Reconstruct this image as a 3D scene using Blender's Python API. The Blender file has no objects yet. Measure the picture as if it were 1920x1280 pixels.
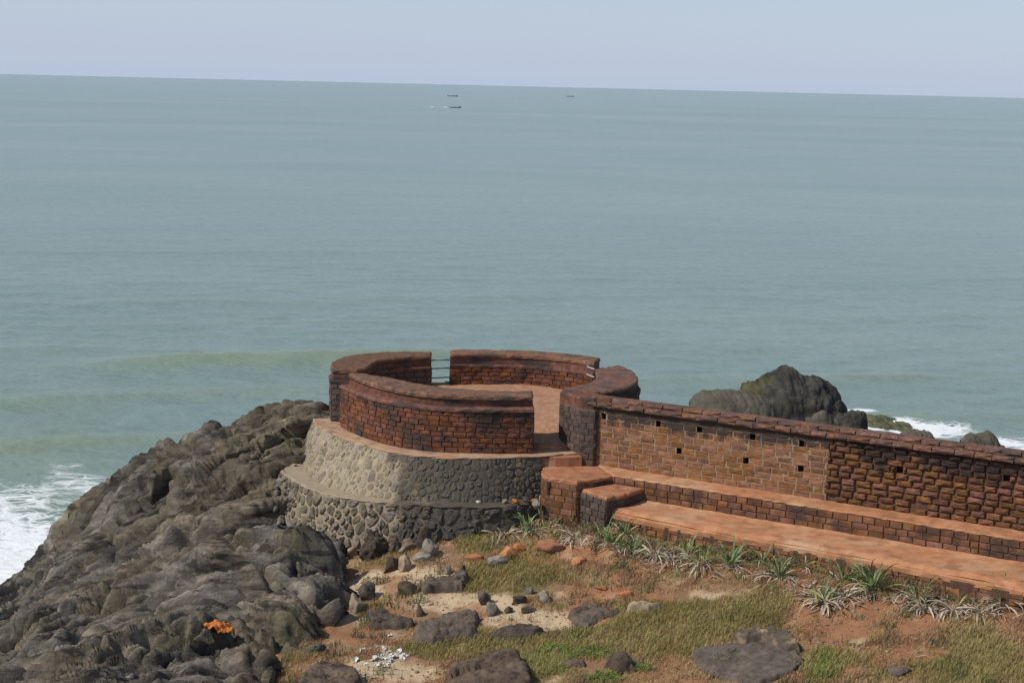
import bpy, bmesh, math, random
import numpy as np
from mathutils import Vector, Matrix

sc = bpy.context.scene
COL = sc.collection
rnd = random.Random(7)
R = math.radians

# ------------------------------------------------------------------ camera
FPX, CAMZ = 3060.0, 20.0
ROLL = math.atan2(45, 1920)
PITCH = math.atan2((640 - 160.5) * math.cos(ROLL), FPX)
_c, _s = math.cos(ROLL), math.sin(ROLL)
_cp, _sp = math.cos(PITCH), math.sin(PITCH)
fwd = Vector((0, _cp, -_sp)); up0 = Vector((0, _sp, _cp)); rt0 = Vector((1, 0, 0))
cam_d = bpy.data.cameras.new('camera'); cam = bpy.data.objects.new('camera', cam_d); COL.objects.link(cam)
rt = rt0 * _c + up0 * _s; upv = up0 * _c - rt0 * _s
m = Matrix((rt, upv, -fwd)).transposed().to_4x4(); m.translation = Vector((0, 0, CAMZ))
cam.matrix_world = m
cam_d.sensor_width = 36; cam_d.lens = FPX / 1920 * 36
cam_d.clip_start = 0.5; cam_d.clip_end = 200000
sc.camera = cam

# ------------------------------------------------------------------ light and sky
SUN_EL, SUN_AZ = 47.0, math.degrees(math.atan2(-0.93, -0.36))
w = bpy.data.worlds.new('World'); sc.world = w; w.use_nodes = True
nt = w.node_tree; nt.nodes.clear()
sky = nt.nodes.new('ShaderNodeTexSky'); sky.sky_type = 'NISHITA'; sky.sun_disc = False
sky.sun_elevation = R(SUN_EL); sky.sun_rotation = R(SUN_AZ)
sky.altitude = 0; sky.air_density = 1.0; sky.dust_density = 0.3; sky.ozone_density = 2.0
tint = nt.nodes.new('ShaderNodeMix'); tint.data_type = 'RGBA'; tint.blend_type = 'MULTIPLY'
tint.inputs[0].default_value = 1.0; tint.inputs[7].default_value = (1.06, 0.98, 0.88, 1)
bg = nt.nodes.new('ShaderNodeBackground'); bg.inputs[1].default_value = 0.12
wo = nt.nodes.new('ShaderNodeOutputWorld')
hz_ = nt.nodes.new('ShaderNodeMix'); hz_.data_type = 'RGBA'; hz_.inputs[7].default_value = (3.65, 4.5, 6.1, 1)   # sea haze, thick at the horizon and thinning upwards
tc = nt.nodes.new('ShaderNodeTexCoord'); sxyz = nt.nodes.new('ShaderNodeSeparateXYZ'); hr = nt.nodes.new('ShaderNodeMath'); hr.operation = 'MULTIPLY'; hr.inputs[1].default_value = -3.2
ab = nt.nodes.new('ShaderNodeMath'); ab.operation = 'ABSOLUTE'; he = nt.nodes.new('ShaderNodeMath'); he.operation = 'EXPONENT'; hm = nt.nodes.new('ShaderNodeMath'); hm.operation = 'MULTIPLY'; hm.inputs[1].default_value = .88
nt.links.new(tc.outputs['Generated'], sxyz.inputs[0]); nt.links.new(sxyz.outputs[2], ab.inputs[0]); nt.links.new(ab.outputs[0], hr.inputs[0]); nt.links.new(hr.outputs[0], he.inputs[0]); nt.links.new(he.outputs[0], hm.inputs[0]); nt.links.new(hm.outputs[0], hz_.inputs[0])
nt.links.new(sky.outputs[0], tint.inputs[6]); nt.links.new(tint.outputs[2], hz_.inputs[6]); nt.links.new(hz_.outputs[2], bg.inputs[0]); nt.links.new(bg.outputs[0], wo.inputs[0])
sl = bpy.data.lights.new('sun', 'SUN'); sl.energy = 3.9; sl.angle = R(0.53); sl.color = (1.0, 0.95, 0.87)
so = bpy.data.objects.new('sun', sl); COL.objects.link(so)
sd = Vector((math.sin(R(SUN_AZ)) * math.cos(R(SUN_EL)), math.cos(R(SUN_AZ)) * math.cos(R(SUN_EL)), math.sin(R(SUN_EL))))
so.rotation_euler = sd.to_track_quat('Z', 'Y').to_euler(); so.location = sd * 90 + Vector((0, 55, 0))
vs = sc.view_settings
vs.view_transform = 'Standard'; vs.look = 'None'; vs.exposure = 0.0; vs.gamma = 1.0; vs.use_curve_mapping = False
sc.render.engine = 'CYCLES'

# ------------------------------------------------------------------ survey: where a sight line meets the place
def ray(u, v):
    x = u - 960.0; y = 640.0 - v
    X = _c * x - _s * y; Y = _s * x + _c * y
    return np.array([X, FPX * _cp + Y * _sp, -FPX * _sp + Y * _cp]) / FPX
def Pz(u, v, z):
    r = ray(u, v); return np.array([0, 0, CAMZ]) + r * ((z - CAMZ) / r[2])
def Py(u, v, y):
    r = ray(u, v); return np.array([0, 0, CAMZ]) + r * (y / r[1])
def proj(x, y, z):
    z = z - CAMZ
    dz = y * _cp - z * _sp; uu = y * _sp + z * _cp
    X = x / dz * FPX; Y = uu / dz * FPX
    return 960 + _c * X + _s * Y, 640 - (-_s * X + _c * Y)

# ------------------------------------------------------------------ numpy noise
def _h(ix, iy, iz, seed):
    h = (ix.astype(np.int64) * 374761393 + iy.astype(np.int64) * 668265263 + iz.astype(np.int64) * 2147483647 + seed * 1274126177) & 0xffffffff
    h = ((h ^ (h >> 13)) * 1274126177) & 0xffffffff
    h = ((h ^ (h >> 15)) * 2246822519) & 0xffffffff
    return ((h ^ (h >> 16)) & 0xffffff) / float(0xffffff)
def vn(x, y, z=None, seed=0):
    x = np.asarray(x, float); y = np.asarray(y, float); z = np.zeros_like(x) if z is None else np.asarray(z, float)
    ix, iy, iz = np.floor(x), np.floor(y), np.floor(z)
    fx, fy, fz = x - ix, y - iy, z - iz
    fx, fy, fz = [f * f * f * (f * (f * 6 - 15) + 10) for f in (fx, fy, fz)]
    o = 0
    for a in (0, 1):
        for b in (0, 1):
            for c in (0, 1):
                o = o + _h(ix + a, iy + b, iz + c, seed) * (fx if a else 1 - fx) * (fy if b else 1 - fy) * (fz if c else 1 - fz)
    return o * 2 - 1
def fbm(x, y, z=None, seed=0, oct=4, gain=.5):
    o = 0; a = 1; f = 1
    for k in range(oct):
        o = o + a * vn(np.asarray(x) * f, np.asarray(y) * f, None if z is None else np.asarray(z) * f, seed + k * 17)
        a *= gain; f *= 2.03
    return o
def worley(x, y, seed=0):
    ix, iy = np.floor(x), np.floor(y)
    f1 = np.full(x.shape, 9.); f2 = f1.copy(); rid = np.zeros(x.shape); dx1 = np.zeros(x.shape); dy1 = np.zeros(x.shape)
    zz = np.zeros_like(ix)
    for a in (-1, 0, 1):
        for b in (-1, 0, 1):
            px = ix + a + .1 + .8 * _h(ix + a, iy + b, zz, seed); py = iy + b + .1 + .8 * _h(ix + a, iy + b, zz + 1, seed)
            d = np.hypot(x - px, y - py)
            n = d < f1
            f2 = np.where(n, f1, np.minimum(f2, d))
            rid = np.where(n, _h(ix + a, iy + b, zz + 2, seed), rid)
            dx1 = np.where(n, x - px, dx1); dy1 = np.where(n, y - py, dy1)
            f1 = np.where(n, d, f1)
    return f1, f2, rid, dx1, dy1
def sstep(a, b, x):
    t = np.clip((x - a) / (b - a), 0, 1); return t * t * (3 - 2 * t)
class TPS:
    def __init__(s, pts, lam=0.02):
        P = np.array(pts, float); s.P = P[:, :2]; n = len(P)
        K = s.k(np.hypot(P[:, None, 0] - P[None, :, 0], P[:, None, 1] - P[None, :, 1])) + lam * np.eye(n)
        A = np.zeros((n + 3, n + 3)); A[:n, :n] = K; A[:n, n] = 1; A[:n, n + 1:] = s.P; A[n, :n] = 1; A[n + 1:, :n] = s.P.T
        s.w = np.linalg.solve(A, np.r_[P[:, 2], 0, 0, 0])
    def k(s, r): return r * r * np.log(r + 1e-9)
    def __call__(s, x, y):
        x = np.asarray(x, float); y = np.asarray(y, float)
        o = s.w[-3] + s.w[-2] * x + s.w[-1] * y
        for i, (a, b) in enumerate(s.P): o = o + s.w[i] * s.k(np.hypot(x - a, y - b))
        return o

# ------------------------------------------------------------------ object helpers
def tag(o, label=None, cat=None, group=None, kind=None):
    if label: o['label'] = label
    if cat: o['category'] = cat
    if group: o['group'] = group
    if kind: o['kind'] = kind
    return o
def thing(name, label, cat, loc=(0, 0, 0), group=None):
    o = bpy.data.objects.new(name, None); COL.objects.link(o); o.location = [float(v) for v in loc]; o.empty_display_size = .3
    return tag(o, label, cat, group)
def link(name, me, parent=None, loc=(0, 0, 0), rot=(0, 0, 0), scale=(1, 1, 1)):
    """loc is a world position; parents are never turned or scaled"""
    o = bpy.data.objects.new(name, me); COL.objects.link(o)
    p = Vector([float(v) for v in loc])
    if parent is not None:
        o.parent = parent; q = parent
        while q is not None: p = p - q.location; q = q.parent
    o.location = p; o.rotation_euler = rot; o.scale = scale
    return o
def mesh_np(name, V, Fs, mats, smooth=True, attrs=None):
    """V (n,3); Fs list of (k,m) index arrays"""
    me = bpy.data.meshes.new(name); V = np.asarray(V, np.float32)
    me.vertices.add(len(V)); me.vertices.foreach_set('co', V.ravel())
    Fs = [np.asarray(f, np.int32) for f in Fs if len(f)]
    nl = sum(f.size for f in Fs); npoly = sum(len(f) for f in Fs)
    me.loops.add(nl); me.polygons.add(npoly)
    me.loops.foreach_set('vertex_index', np.concatenate([f.ravel() for f in Fs]))
    tot = np.concatenate([np.full(len(f), f.shape[1], np.int32) for f in Fs])
    st = np.r_[0, np.cumsum(tot)[:-1]].astype(np.int32)
    me.polygons.foreach_set('loop_start', st)
    try: me.polygons.foreach_set('loop_total', tot)
    except Exception: pass
    me.polygons.foreach_set('use_smooth', np.full(npoly, smooth))
    for mm in (mats if isinstance(mats, (list, tuple)) else [mats]): me.materials.append(mm)
    if attrs:
        for n, a in attrs.items():
            a = np.asarray(a, np.float32)
            if a.ndim == 1:
                at = me.attributes.new(n, 'FLOAT', 'POINT'); at.data.foreach_set('value', a)
            else:
                if a.shape[1] == 3: a = np.c_[a, np.ones(len(a), np.float32)]
                at = me.attributes.new(n, 'FLOAT_COLOR', 'POINT'); at.data.foreach_set('color', a.astype(np.float32).ravel())
    me.update(calc_edges=True); me.validate()
    return me
def grid_faces(nu, nv):
    i = np.arange(nu * nv).reshape(nu, nv)
    return np.stack([i[:-1, :-1], i[1:, :-1], i[1:, 1:], i[:-1, 1:]], -1).reshape(-1, 4)
def from_bm(name, bm, mats, smooth=False):
    me = bpy.data.meshes.new(name); bmesh.ops.recalc_face_normals(bm, faces=bm.faces); bm.to_mesh(me); bm.free()
    for mm in (mats if isinstance(mats, (list, tuple)) else [mats]): me.materials.append(mm)
    if smooth: me.polygons.foreach_set('use_smooth', [True] * len(me.polygons))
    return me

# ------------------------------------------------------------------ materials
def nd(t, ty, **k):
    n = t.nodes.new(ty)
    for a, b in k.items(): setattr(n, a, b)
    return n
def mk(name, cols, scale=3.0, detail=6, rough=.9, bump=.4, bscale=25, var=0.0, hue=0.0, stain=None, stretch=(1, 1, 1), spots=None, spec=.2, bdist=.02, attr=None):
    """rock, soil and masonry: world-space noise between albedos, per-object variation, optional stains (colour, scale, lo, hi, amount, stretch)"""
    M = bpy.data.materials.new(name); M.use_nodes = True; t = M.node_tree; L = t.links
    b = t.nodes['Principled BSDF']; b.inputs['Roughness'].default_value = rough; b.inputs['Specular IOR Level'].default_value = spec
    g = nd(t, 'ShaderNodeNewGeometry'); mp = nd(t, 'ShaderNodeMapping'); mp.inputs['Scale'].default_value = stretch
    L.new(g.outputs['Position'], mp.inputs['Vector'])
    n = nd(t, 'ShaderNodeTexNoise'); n.inputs['Scale'].default_value = scale; n.inputs['Detail'].default_value = detail; n.inputs['Roughness'].default_value = .65
    L.new(mp.outputs[0], n.inputs['Vector'])
    r = nd(t, 'ShaderNodeValToRGB'); e = r.color_ramp.elements
    while len(e) < len(cols): e.new(.5)
    for k, (p, c) in enumerate(cols): e[k].position = p; e[k].color = (*c, 1)
    L.new(n.outputs[0], r.inputs[0]); out = r.outputs[0]
    def mixc(fac, c, mode='MIX'):
        nonlocal out
        x = nd(t, 'ShaderNodeMix', data_type='RGBA', blend_type=mode)
        if isinstance(fac, float): x.inputs[0].default_value = fac
        else: L.new(fac, x.inputs[0])
        L.new(out, x.inputs[6])
        if isinstance(c, tuple): x.inputs[7].default_value = (*c, 1)
        else: L.new(c, x.inputs[7])
        out = x.outputs[2]
    if attr:
        a = nd(t, 'ShaderNodeVertexColor', layer_name=attr); mixc(1.0, a.outputs[0], 'MULTIPLY')
    if var or hue:
        oi = nd(t, 'ShaderNodeObjectInfo'); hs = nd(t, 'ShaderNodeHueSaturation')
        mr = nd(t, 'ShaderNodeMapRange'); mr.inputs[3].default_value = 1 - var; mr.inputs[4].default_value = 1 + var
        L.new(oi.outputs['Random'], mr.inputs[0]); L.new(mr.outputs[0], hs.inputs['Value'])
        wn = nd(t, 'ShaderNodeTexWhiteNoise', noise_dimensions='1D'); L.new(oi.outputs['Random'], wn.inputs['W'])
        m2 = nd(t, 'ShaderNodeMapRange'); m2.inputs[3].default_value = .5 - hue; m2.inputs[4].default_value = .5 + hue
        L.new(wn.outputs[0], m2.inputs[0]); L.new(m2.outputs[0], hs.inputs['Hue'])
        m3 = nd(t, 'ShaderNodeMapRange'); m3.inputs[3].default_value = .9; m3.inputs[4].default_value = 1.12
        L.new(wn.outputs[0], m3.inputs[0]); L.new(m3.outputs[0], hs.inputs['Saturation'])
        L.new(out, hs.inputs['Color']); out = hs.outputs[0]
    for st in (stain or []):
        c, s2, lo, hi, amt, strc = st[:6]
        mp2 = nd(t, 'ShaderNodeMapping'); mp2.inputs['Scale'].default_value = strc; mp2.inputs['Location'].default_value = (s2 * 3.1, s2 * 1.7, 0)
        L.new(g.outputs['Position'], mp2.inputs['Vector'])
        n2 = nd(t, 'ShaderNodeTexNoise'); n2.inputs['Scale'].default_value = s2; n2.inputs['Detail'].default_value = 5; n2.inputs['Roughness'].default_value = .6
        L.new(mp2.outputs[0], n2.inputs['Vector'])
        src = n2.outputs[0]
        if len(st) > 6:          # the stain grows out from a place: (axis, from, to)
            ax, p0, p1 = st[6]
            sx = nd(t, 'ShaderNodeSeparateXYZ'); L.new(g.outputs['Position'], sx.inputs[0])
            q = nd(t, 'ShaderNodeMapRange'); q.inputs[1].default_value = p0; q.inputs[2].default_value = p1; q.inputs[3].default_value = -.22; q.inputs[4].default_value = .22
            L.new(sx.outputs['XYZ'.index(ax)], q.inputs[0])
            ad = nd(t, 'ShaderNodeMath', operation='ADD'); L.new(src, ad.inputs[0]); L.new(q.outputs[0], ad.inputs[1]); src = ad.outputs[0]
        q = nd(t, 'ShaderNodeMapRange', interpolation_type='SMOOTHSTEP'); q.inputs[1].default_value = lo; q.inputs[2].default_value = hi; q.inputs[4].default_value = amt
        L.new(src, q.inputs[0]); mixc(q.outputs[0], c)
    if spots:
        c, s2, thr = spots
        v = nd(t, 'ShaderNodeTexVoronoi'); v.inputs['Scale'].default_value = s2; L.new(g.outputs['Position'], v.inputs['Vector'])
        q = nd(t, 'ShaderNodeMapRange'); q.inputs[1].default_value = thr; q.inputs[2].default_value = thr * .6; L.new(v.outputs['Distance'], q.inputs[0]); mixc(q.outputs[0], c)
    L.new(out, b.inputs['Base Color'])
    if bump:
        nb = nd(t, 'ShaderNodeTexNoise'); nb.inputs['Scale'].default_value = bscale; nb.inputs['Detail'].default_value = 5; nb.inputs['Roughness'].default_value = .7
        L.new(g.outputs['Position'], nb.inputs['Vector'])
        bp = nd(t, 'ShaderNodeBump'); bp.inputs['Strength'].default_value = bump; bp.inputs['Distance'].default_value = bdist
        L.new(nb.outputs[0], bp.inputs['Height']); L.new(bp.outputs[0], b.inputs['Normal'])
    return M
BLK = (.022, .02, .019)
V3 = (1, 1, .35)
M = {}
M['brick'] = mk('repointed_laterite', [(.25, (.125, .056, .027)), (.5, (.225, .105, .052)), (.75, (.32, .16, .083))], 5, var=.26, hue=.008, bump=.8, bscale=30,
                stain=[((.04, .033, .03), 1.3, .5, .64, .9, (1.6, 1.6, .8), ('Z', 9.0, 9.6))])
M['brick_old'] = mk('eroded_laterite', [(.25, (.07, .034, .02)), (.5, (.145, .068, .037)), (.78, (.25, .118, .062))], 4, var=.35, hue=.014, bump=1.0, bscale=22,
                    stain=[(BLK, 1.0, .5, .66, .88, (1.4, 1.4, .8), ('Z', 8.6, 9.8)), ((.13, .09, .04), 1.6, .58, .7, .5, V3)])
M['brick_red'] = mk('stained_red_laterite', [(.25, (.08, .033, .022)), (.5, (.165, .066, .039)), (.75, (.265, .108, .06))], 4, var=.22, hue=.01, bump=.9, bscale=26,
                    stain=[((.045, .036, .033), .75, .46, .6, .85, (1, 1, 1.4)), (BLK, 1.1, .56, .7, .8, V3, ('Z', 8.4, 10.2))])
M['brick_mid'] = mk('muted_laterite', [(.25, (.09, .043, .025)), (.5, (.175, .083, .045)), (.78, (.28, .135, .075))], 4, var=.24, hue=.008, bump=.9, bscale=26,
                    stain=[((.05, .038, .032), .8, .5, .64, .8, (1, 1, 1.2)), ((.3, .15, .08), 1.2, .58, .72, .5, (1, 1, 1))])
M['cope'] = mk('coping_laterite', [(.25, (.07, .042, .033)), (.5, (.155, .08, .055)), (.78, (.3, .15, .095))], 7, var=.2, hue=.012, bump=1.0, bscale=28,
               stain=[((.06, .05, .045), 1.6, .5, .64, .75, (1, 1, 1))])
M['cope_dark'] = mk('weathered_coping', [(.25, (.07, .038, .032)), (.5, (.15, .07, .05)), (.78, (.27, .125, .085))], 6, var=.2, bump=1.0, bscale=24,
                    stain=[((.05, .042, .04), 1.1, .46, .6, .8, (1, 1, 2))])
M['jamb'] = mk('blackened_laterite', [(.25, (.05, .038, .033)), (.55, (.1, .072, .06)), (.8, (.17, .105, .08))], 5, var=.25, bump=.9, bscale=26,
               stain=[((.16, .075, .045), 1.4, .58, .7, .5, (1, 1, 1))])
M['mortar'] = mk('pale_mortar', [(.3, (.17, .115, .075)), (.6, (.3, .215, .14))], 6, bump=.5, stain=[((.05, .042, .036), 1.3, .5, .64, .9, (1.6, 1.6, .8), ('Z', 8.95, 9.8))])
M['mortar_dark'] = mk('dark_joint', [(.3, (.07, .04, .028)), (.7, (.135, .07, .046))], 6, bump=.6)
M['earth'] = mk('red_earth', [(.2, (.24, .098, .047)), (.5, (.42, .19, .094)), (.8, (.55, .29, .16))], 2.6, detail=10, bump=.9, bscale=18,
                stain=[((.5, .33, .2), .45, .5, .66, .6, (1, 1, 1)), ((.22, .1, .05), 1.3, .54, .68, .65, (1, 1, 1)), ((.2, .15, .08), .8, .6, .72, .5, (1, 1, 1))])
M['ledge'] = mk('dusty_ledge', [(.2, (.2, .13, .085)), (.5, (.38, .245, .155)), (.8, (.48, .35, .235))], 2.2, detail=9, bump=.9, bscale=14,
                stain=[((.4, .17, .085), 1.1, .48, .64, .7, (1, 1, 1)), ((.12, .085, .06), 2.2, .56, .7, .7, (1, 1, 1))])
M['laterite_top'] = mk('worn_laterite_paving', [(.2, (.19, .075, .04)), (.5, (.36, .152, .08)), (.8, (.48, .25, .14))], 2.5, detail=9, bump=.9, bscale=14,
                       stain=[((.16, .08, .05), 1.6, .52, .66, .75, (1, 1, 1)), ((.42, .29, .19), .9, .55, .7, .6, (1, 1, 1))])
M['floor'] = mk('gravelly_earth_floor', [(.2, (.22, .11, .065)), (.5, (.36, .195, .115)), (.8, (.5, .31, .2))], 5, detail=9, bump=.8, bscale=16,
                stain=[((.3, .12, .06), 1.0, .52, .7, .7, (1, 1, 1))])
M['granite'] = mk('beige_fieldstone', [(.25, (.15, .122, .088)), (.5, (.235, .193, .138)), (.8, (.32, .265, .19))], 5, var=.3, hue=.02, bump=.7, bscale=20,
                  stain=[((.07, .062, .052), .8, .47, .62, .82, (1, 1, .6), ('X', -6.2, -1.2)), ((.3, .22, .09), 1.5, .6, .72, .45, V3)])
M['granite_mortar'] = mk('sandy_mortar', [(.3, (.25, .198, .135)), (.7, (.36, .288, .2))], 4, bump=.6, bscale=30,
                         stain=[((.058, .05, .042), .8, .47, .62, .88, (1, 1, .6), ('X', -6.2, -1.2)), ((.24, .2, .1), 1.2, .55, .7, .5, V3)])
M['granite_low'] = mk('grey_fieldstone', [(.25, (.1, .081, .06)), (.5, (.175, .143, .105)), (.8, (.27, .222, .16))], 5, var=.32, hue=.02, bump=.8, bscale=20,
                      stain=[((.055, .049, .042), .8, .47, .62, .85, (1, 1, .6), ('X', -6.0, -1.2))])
M['rubble'] = mk('rubble_rock', [(.25, (.09, .08, .068)), (.5, (.16, .14, .12)), (.8, (.26, .23, .19))], 4, var=.3, hue=.02, bump=.8, bscale=18)
M['steel'] = mk('blue_grey_paint', [(.3, (.12, .17, .2)), (.7, (.18, .24, .27))], 9, rough=.5, bump=.1)
M['paint_white'] = mk('chipped_white_paint', [(.3, (.6, .6, .57)), (.7, (.75, .74, .7))], 9, rough=.6, bump=.1)
M['headland'] = mk('banded_gneiss', [(.25, (.046, .04, .035)), (.5, (.11, .096, .081)), (.75, (.235, .208, .172))], 1.3, detail=10, bump=1.0, bscale=11, bdist=.08, attr='tone', rough=.85, stretch=(.45, 1.5, 1.5),
                   stain=[((.17, .145, .088), .45, .5, .66, .65, (1, 1, 1)), ((.03, .026, .024), .9, .55, .68, .75, (.5, 1.4, 1)), ((.028, .024, .022), 1.6, .55, .63, .8, (.22, 1.5, 1.5)), ((.02, .019, .019), .7, .48, .62, .9, (1, 1, 1), ('Z', 2.6, .3)), ((.26, .22, .17), 1.7, .62, .74, .45, (.6, 1.6, 1.6))])
M['boulder'] = mk('brown_outcrop', [(.25, (.05, .036, .029)), (.5, (.11, .08, .06)), (.8, (.19, .15, .115))], 2.2, detail=9, bump=1.0, bscale=12, bdist=.04, var=.2,
                  stain=[((.24, .14, .075), 1.1, .56, .72, .6, (1, 1, 1)), ((.025, .022, .02), 1.7, .56, .7, .7, (1, 1, 1))])
M['slab'] = mk('dark_flat_rock', [(.25, (.055, .042, .034)), (.5, (.098, .076, .06)), (.8, (.165, .13, .1))], 3, detail=9, bump=.7, bscale=16, var=.15,
               stain=[((.3, .17, .09), .9, .6, .72, .7, (1, 1, 1), ('Z', 5.3, 6.3))])
M['slab_top'] = mk('tan_topped_rock', [(.25, (.06, .046, .036)), (.5, (.105, .08, .062)), (.8, (.18, .14, .105))], 3, detail=9, bump=.8, bscale=14, stain=[((.34, .23, .14), 1.6, .46, .58, .85, (1, 1, 1))])
M['stone_grey'] = mk('pale_grey_stone', [(.25, (.12, .102, .08)), (.5, (.2, .173, .138)), (.8, (.3, .262, .21))], 4, bump=.8, bscale=16, var=.25)
M['stone_tan'] = mk('tan_stone', [(.25, (.15, .115, .08)), (.5, (.26, .2, .135)), (.8, (.38, .3, .21))], 4, bump=.8, bscale=16, var=.2)
M['stone_dark'] = mk('dark_stone', [(.25, (.045, .034, .027)), (.5, (.092, .071, .055)), (.8, (.175, .138, .102))], 4, bump=.9, bscale=16, var=.25)
M['clod'] = mk('orange_laterite_lump', [(.25, (.24, .095, .045)), (.5, (.4, .165, .075)), (.8, (.5, .25, .13))], 5, bump=.9, bscale=18, var=.2)
M['sea_rock'] = mk('weed_streaked_rock', [(.25, (.024, .022, .02)), (.5, (.052, .048, .042)), (.8, (.12, .11, .09))], 1.5, detail=9, bump=1.0, bscale=5, bdist=.12,
                   stain=[((.12, .115, .04), .45, .5, .64, .7, (1, 1, .5), ('X', 17.0, 12.0)), ((.2, .19, .16), 1.8, .62, .74, .5, (1, 1, 1)), ((.018, .018, .018), .5, .5, .65, .8, (1, 1, .4))])
M['sea_rock_flat'] = mk('olive_grey_rock', [(.25, (.05, .043, .033)), (.5, (.1, .087, .066)), (.8, (.165, .147, .113))], 1.2, detail=9, bump=.9, bscale=5, bdist=.1)
M['moss_rock'] = mk('mossy_rock', [(.25, (.045, .045, .028)), (.5, (.09, .09, .048)), (.8, (.19, .185, .12))], 1.5, bump=.9, bscale=6, bdist=.08, stain=[((.05, .048, .04), .8, .55, .65, .8, (1, 1, 1))])
M['ground'] = mk('grassy_laterite_ground', [(.2, (.75, .75, .75)), (.5, (1, 1, 1)), (.8, (1.2, 1.2, 1.2))], 3, detail=9, bump=.9, bscale=10, bdist=.05, attr='tone')

# ------------------------------------------------------------------ the ground (soil, sand and grass slope)
G = []
def gp(x, y, z): G.append((x, y, z))
for p in [(3.2, 48.3, 6.55), (4.8, 47.2, 6.6), (9, 44.5, 6.6), (13.5, 41.4, 6.45), (18, 38.6, 6.4), (1.6, 49.6, 6.4), (-.3, 49.7, 6.1), (-1.8, 49.3, 5.85), (-3.4, 49.3, 5.6),
          (0, 46, 5.55), (4, 45, 6.0), (8, 42, 5.95), (12, 39.5, 6.0), (16, 36, 6.0), (-2.5, 46.5, 5.3), (-4.5, 47, 5.1), (-4.6, 45, 4.95), (-3, 43, 4.85), (0, 42, 4.95), (4, 40, 5.2),
          (-5, 41, 4.8), (-3, 39, 4.7), (2, 37, 4.8), (8, 36, 5.2), (-7, 48, 4.2), (-8, 42, 4.3), (-7, 36, 4.2), (0, 30, 4.3), (10, 30, 4.6), (18, 30, 5.4), (22, 36, 6.2)]: gp(*p)
GT = TPS(G, .05)
def ground_z(x, y):
    x = np.asarray(x, float); y = np.asarray(y, float)
    return GT(x, y) + .10 * fbm(x * .55, y * .55, None, 3, 3) + .035 * fbm(x * 2.2, y * 2.2, None, 9, 4)
def on_ground(u, v, lift=0.0):
    z = 5.5
    for _ in range(12):
        p = Pz(u, v, z); z = .5 * z + .5 * float(ground_z(p[0], p[1]))
    p = Pz(u, v, z); return np.array([p[0], p[1], float(ground_z(p[0], p[1])) + lift])
def blobs(u, v, B):
    o = np.zeros_like(u)
    for (cx, cy, rx, ry) in B: o = np.maximum(o, 1 - np.hypot((u - cx) / rx, (v - cy) / ry))
    return o
# patches of bare soil, sand and green on the slope (surveyed positions and half-extents)
SAND = [(760, 1085, 110, 32), (720, 1105, 70, 40), (830, 1125, 150, 26), (980, 1165, 130, 30), (720, 1262, 120, 45), (900, 1135, 90, 25)]
ORANGE = [(1030, 1040, 190, 26), (960, 1050, 90, 24), (1150, 1112, 110, 24), (1120, 1155, 100, 25), (1500, 1120, 40, 60), (1560, 1165, 120, 40), (1580, 1215, 80, 60), (1640, 1140, 160, 30),
          (1700, 1230, 110, 30), (1560, 1280, 60, 40), (1600, 1080, 60, 20), (1100, 1000, 120, 14), (1210, 1060, 60, 14), (1750, 1165, 120, 25)]
GREEN = [(960, 1085, 110, 40), (900, 1020, 60, 26), (1300, 1170, 260, 50), (1420, 1150, 90, 50), (900, 1215, 180, 45), (1000, 1245, 110, 40), (1230, 1210, 200, 40), (1540, 1245, 60, 45), (1120, 1200, 120, 40), (1850, 1240, 160, 70)]
gx, gy = np.meshgrid(np.arange(-7, 24.01, .085), np.arange(29, 50.6, .085), indexing='ij')
gz = ground_z(gx, gy)
uu, vv = proj(gx, gy, gz)
nz = .45 * fbm(gx * 1.3, gy * 1.3, None, 21, 5)
c_dry = np.array([.25, .145, .08]); c_sand = np.array([.48, .355, .225]); c_or = np.array([.31, .145, .072]); c_gr = np.array([.15, .125, .055])
tone = np.ones(gx.shape + (3,)) * c_dry
for B, c, k in ((GREEN, c_gr, .8), (ORANGE, c_or, .95), (SAND, c_sand, 1.0)):
    f = sstep(.05, .4, blobs(uu, vv, B) + nz * .6) * k
    tone = tone * (1 - f[..., None]) + c * f[..., None]
f = sstep(.25, .6, fbm(gx * .9, gy * .9, None, 77, 4)) * .7
tone = tone * (1 - f[..., None]) + c_or * .9 * f[..., None]
me = mesh_np('ground', np.stack([gx, gy, gz], -1).reshape(-1, 3), [grid_faces(*gx.shape)], M['ground'], attrs={'tone': tone.reshape(-1, 3)})
tag(link('ground', me), kind='structure')

# ------------------------------------------------------------------ the rocky headland
H = []
def hz(u, v, z): p = Pz(u, v, z); H.append(tuple(p)); return p
def hp(x, y, z): H.append((x, y, z))
for a in [(0, 1280, 4.4), (150, 1280, 4.7), (300, 1280, 4.9), (450, 1275, 5.0), (540, 1262, 5.0), (600, 1200, 5.1), (640, 1130, 5.5), (655, 1060, 5.5),
          (500, 905, 6.5), (535, 850, 7.0), (560, 800, 7.9), (562, 770, 8.1), (480, 782, 7.75), (400, 810, 6.8), (350, 832, 6.15), (280, 874, 4.75), (215, 924, 2.85),
          (195, 958, 1.7), (120, 1003, .9), (60, 1082, .6), (0, 1112, .4), (300, 905, 5.0), (400, 870, 6.3), (450, 900, 6.4), (300, 1000, 4.1), (300, 960, 4.2), (420, 960, 5.4), (200, 1050, 3.0), (100, 1120, 2.3), (300, 1100, 4.4),
          (0, 1200, 2.9), (450, 1000, 5.9), (450, 1100, 5.35), (450, 1200, 5.1), (150, 1200, 3.9), (550, 1100, 5.5), (550, 1180, 5.2), (370, 1180, 5.0)]: hz(*a)
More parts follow.
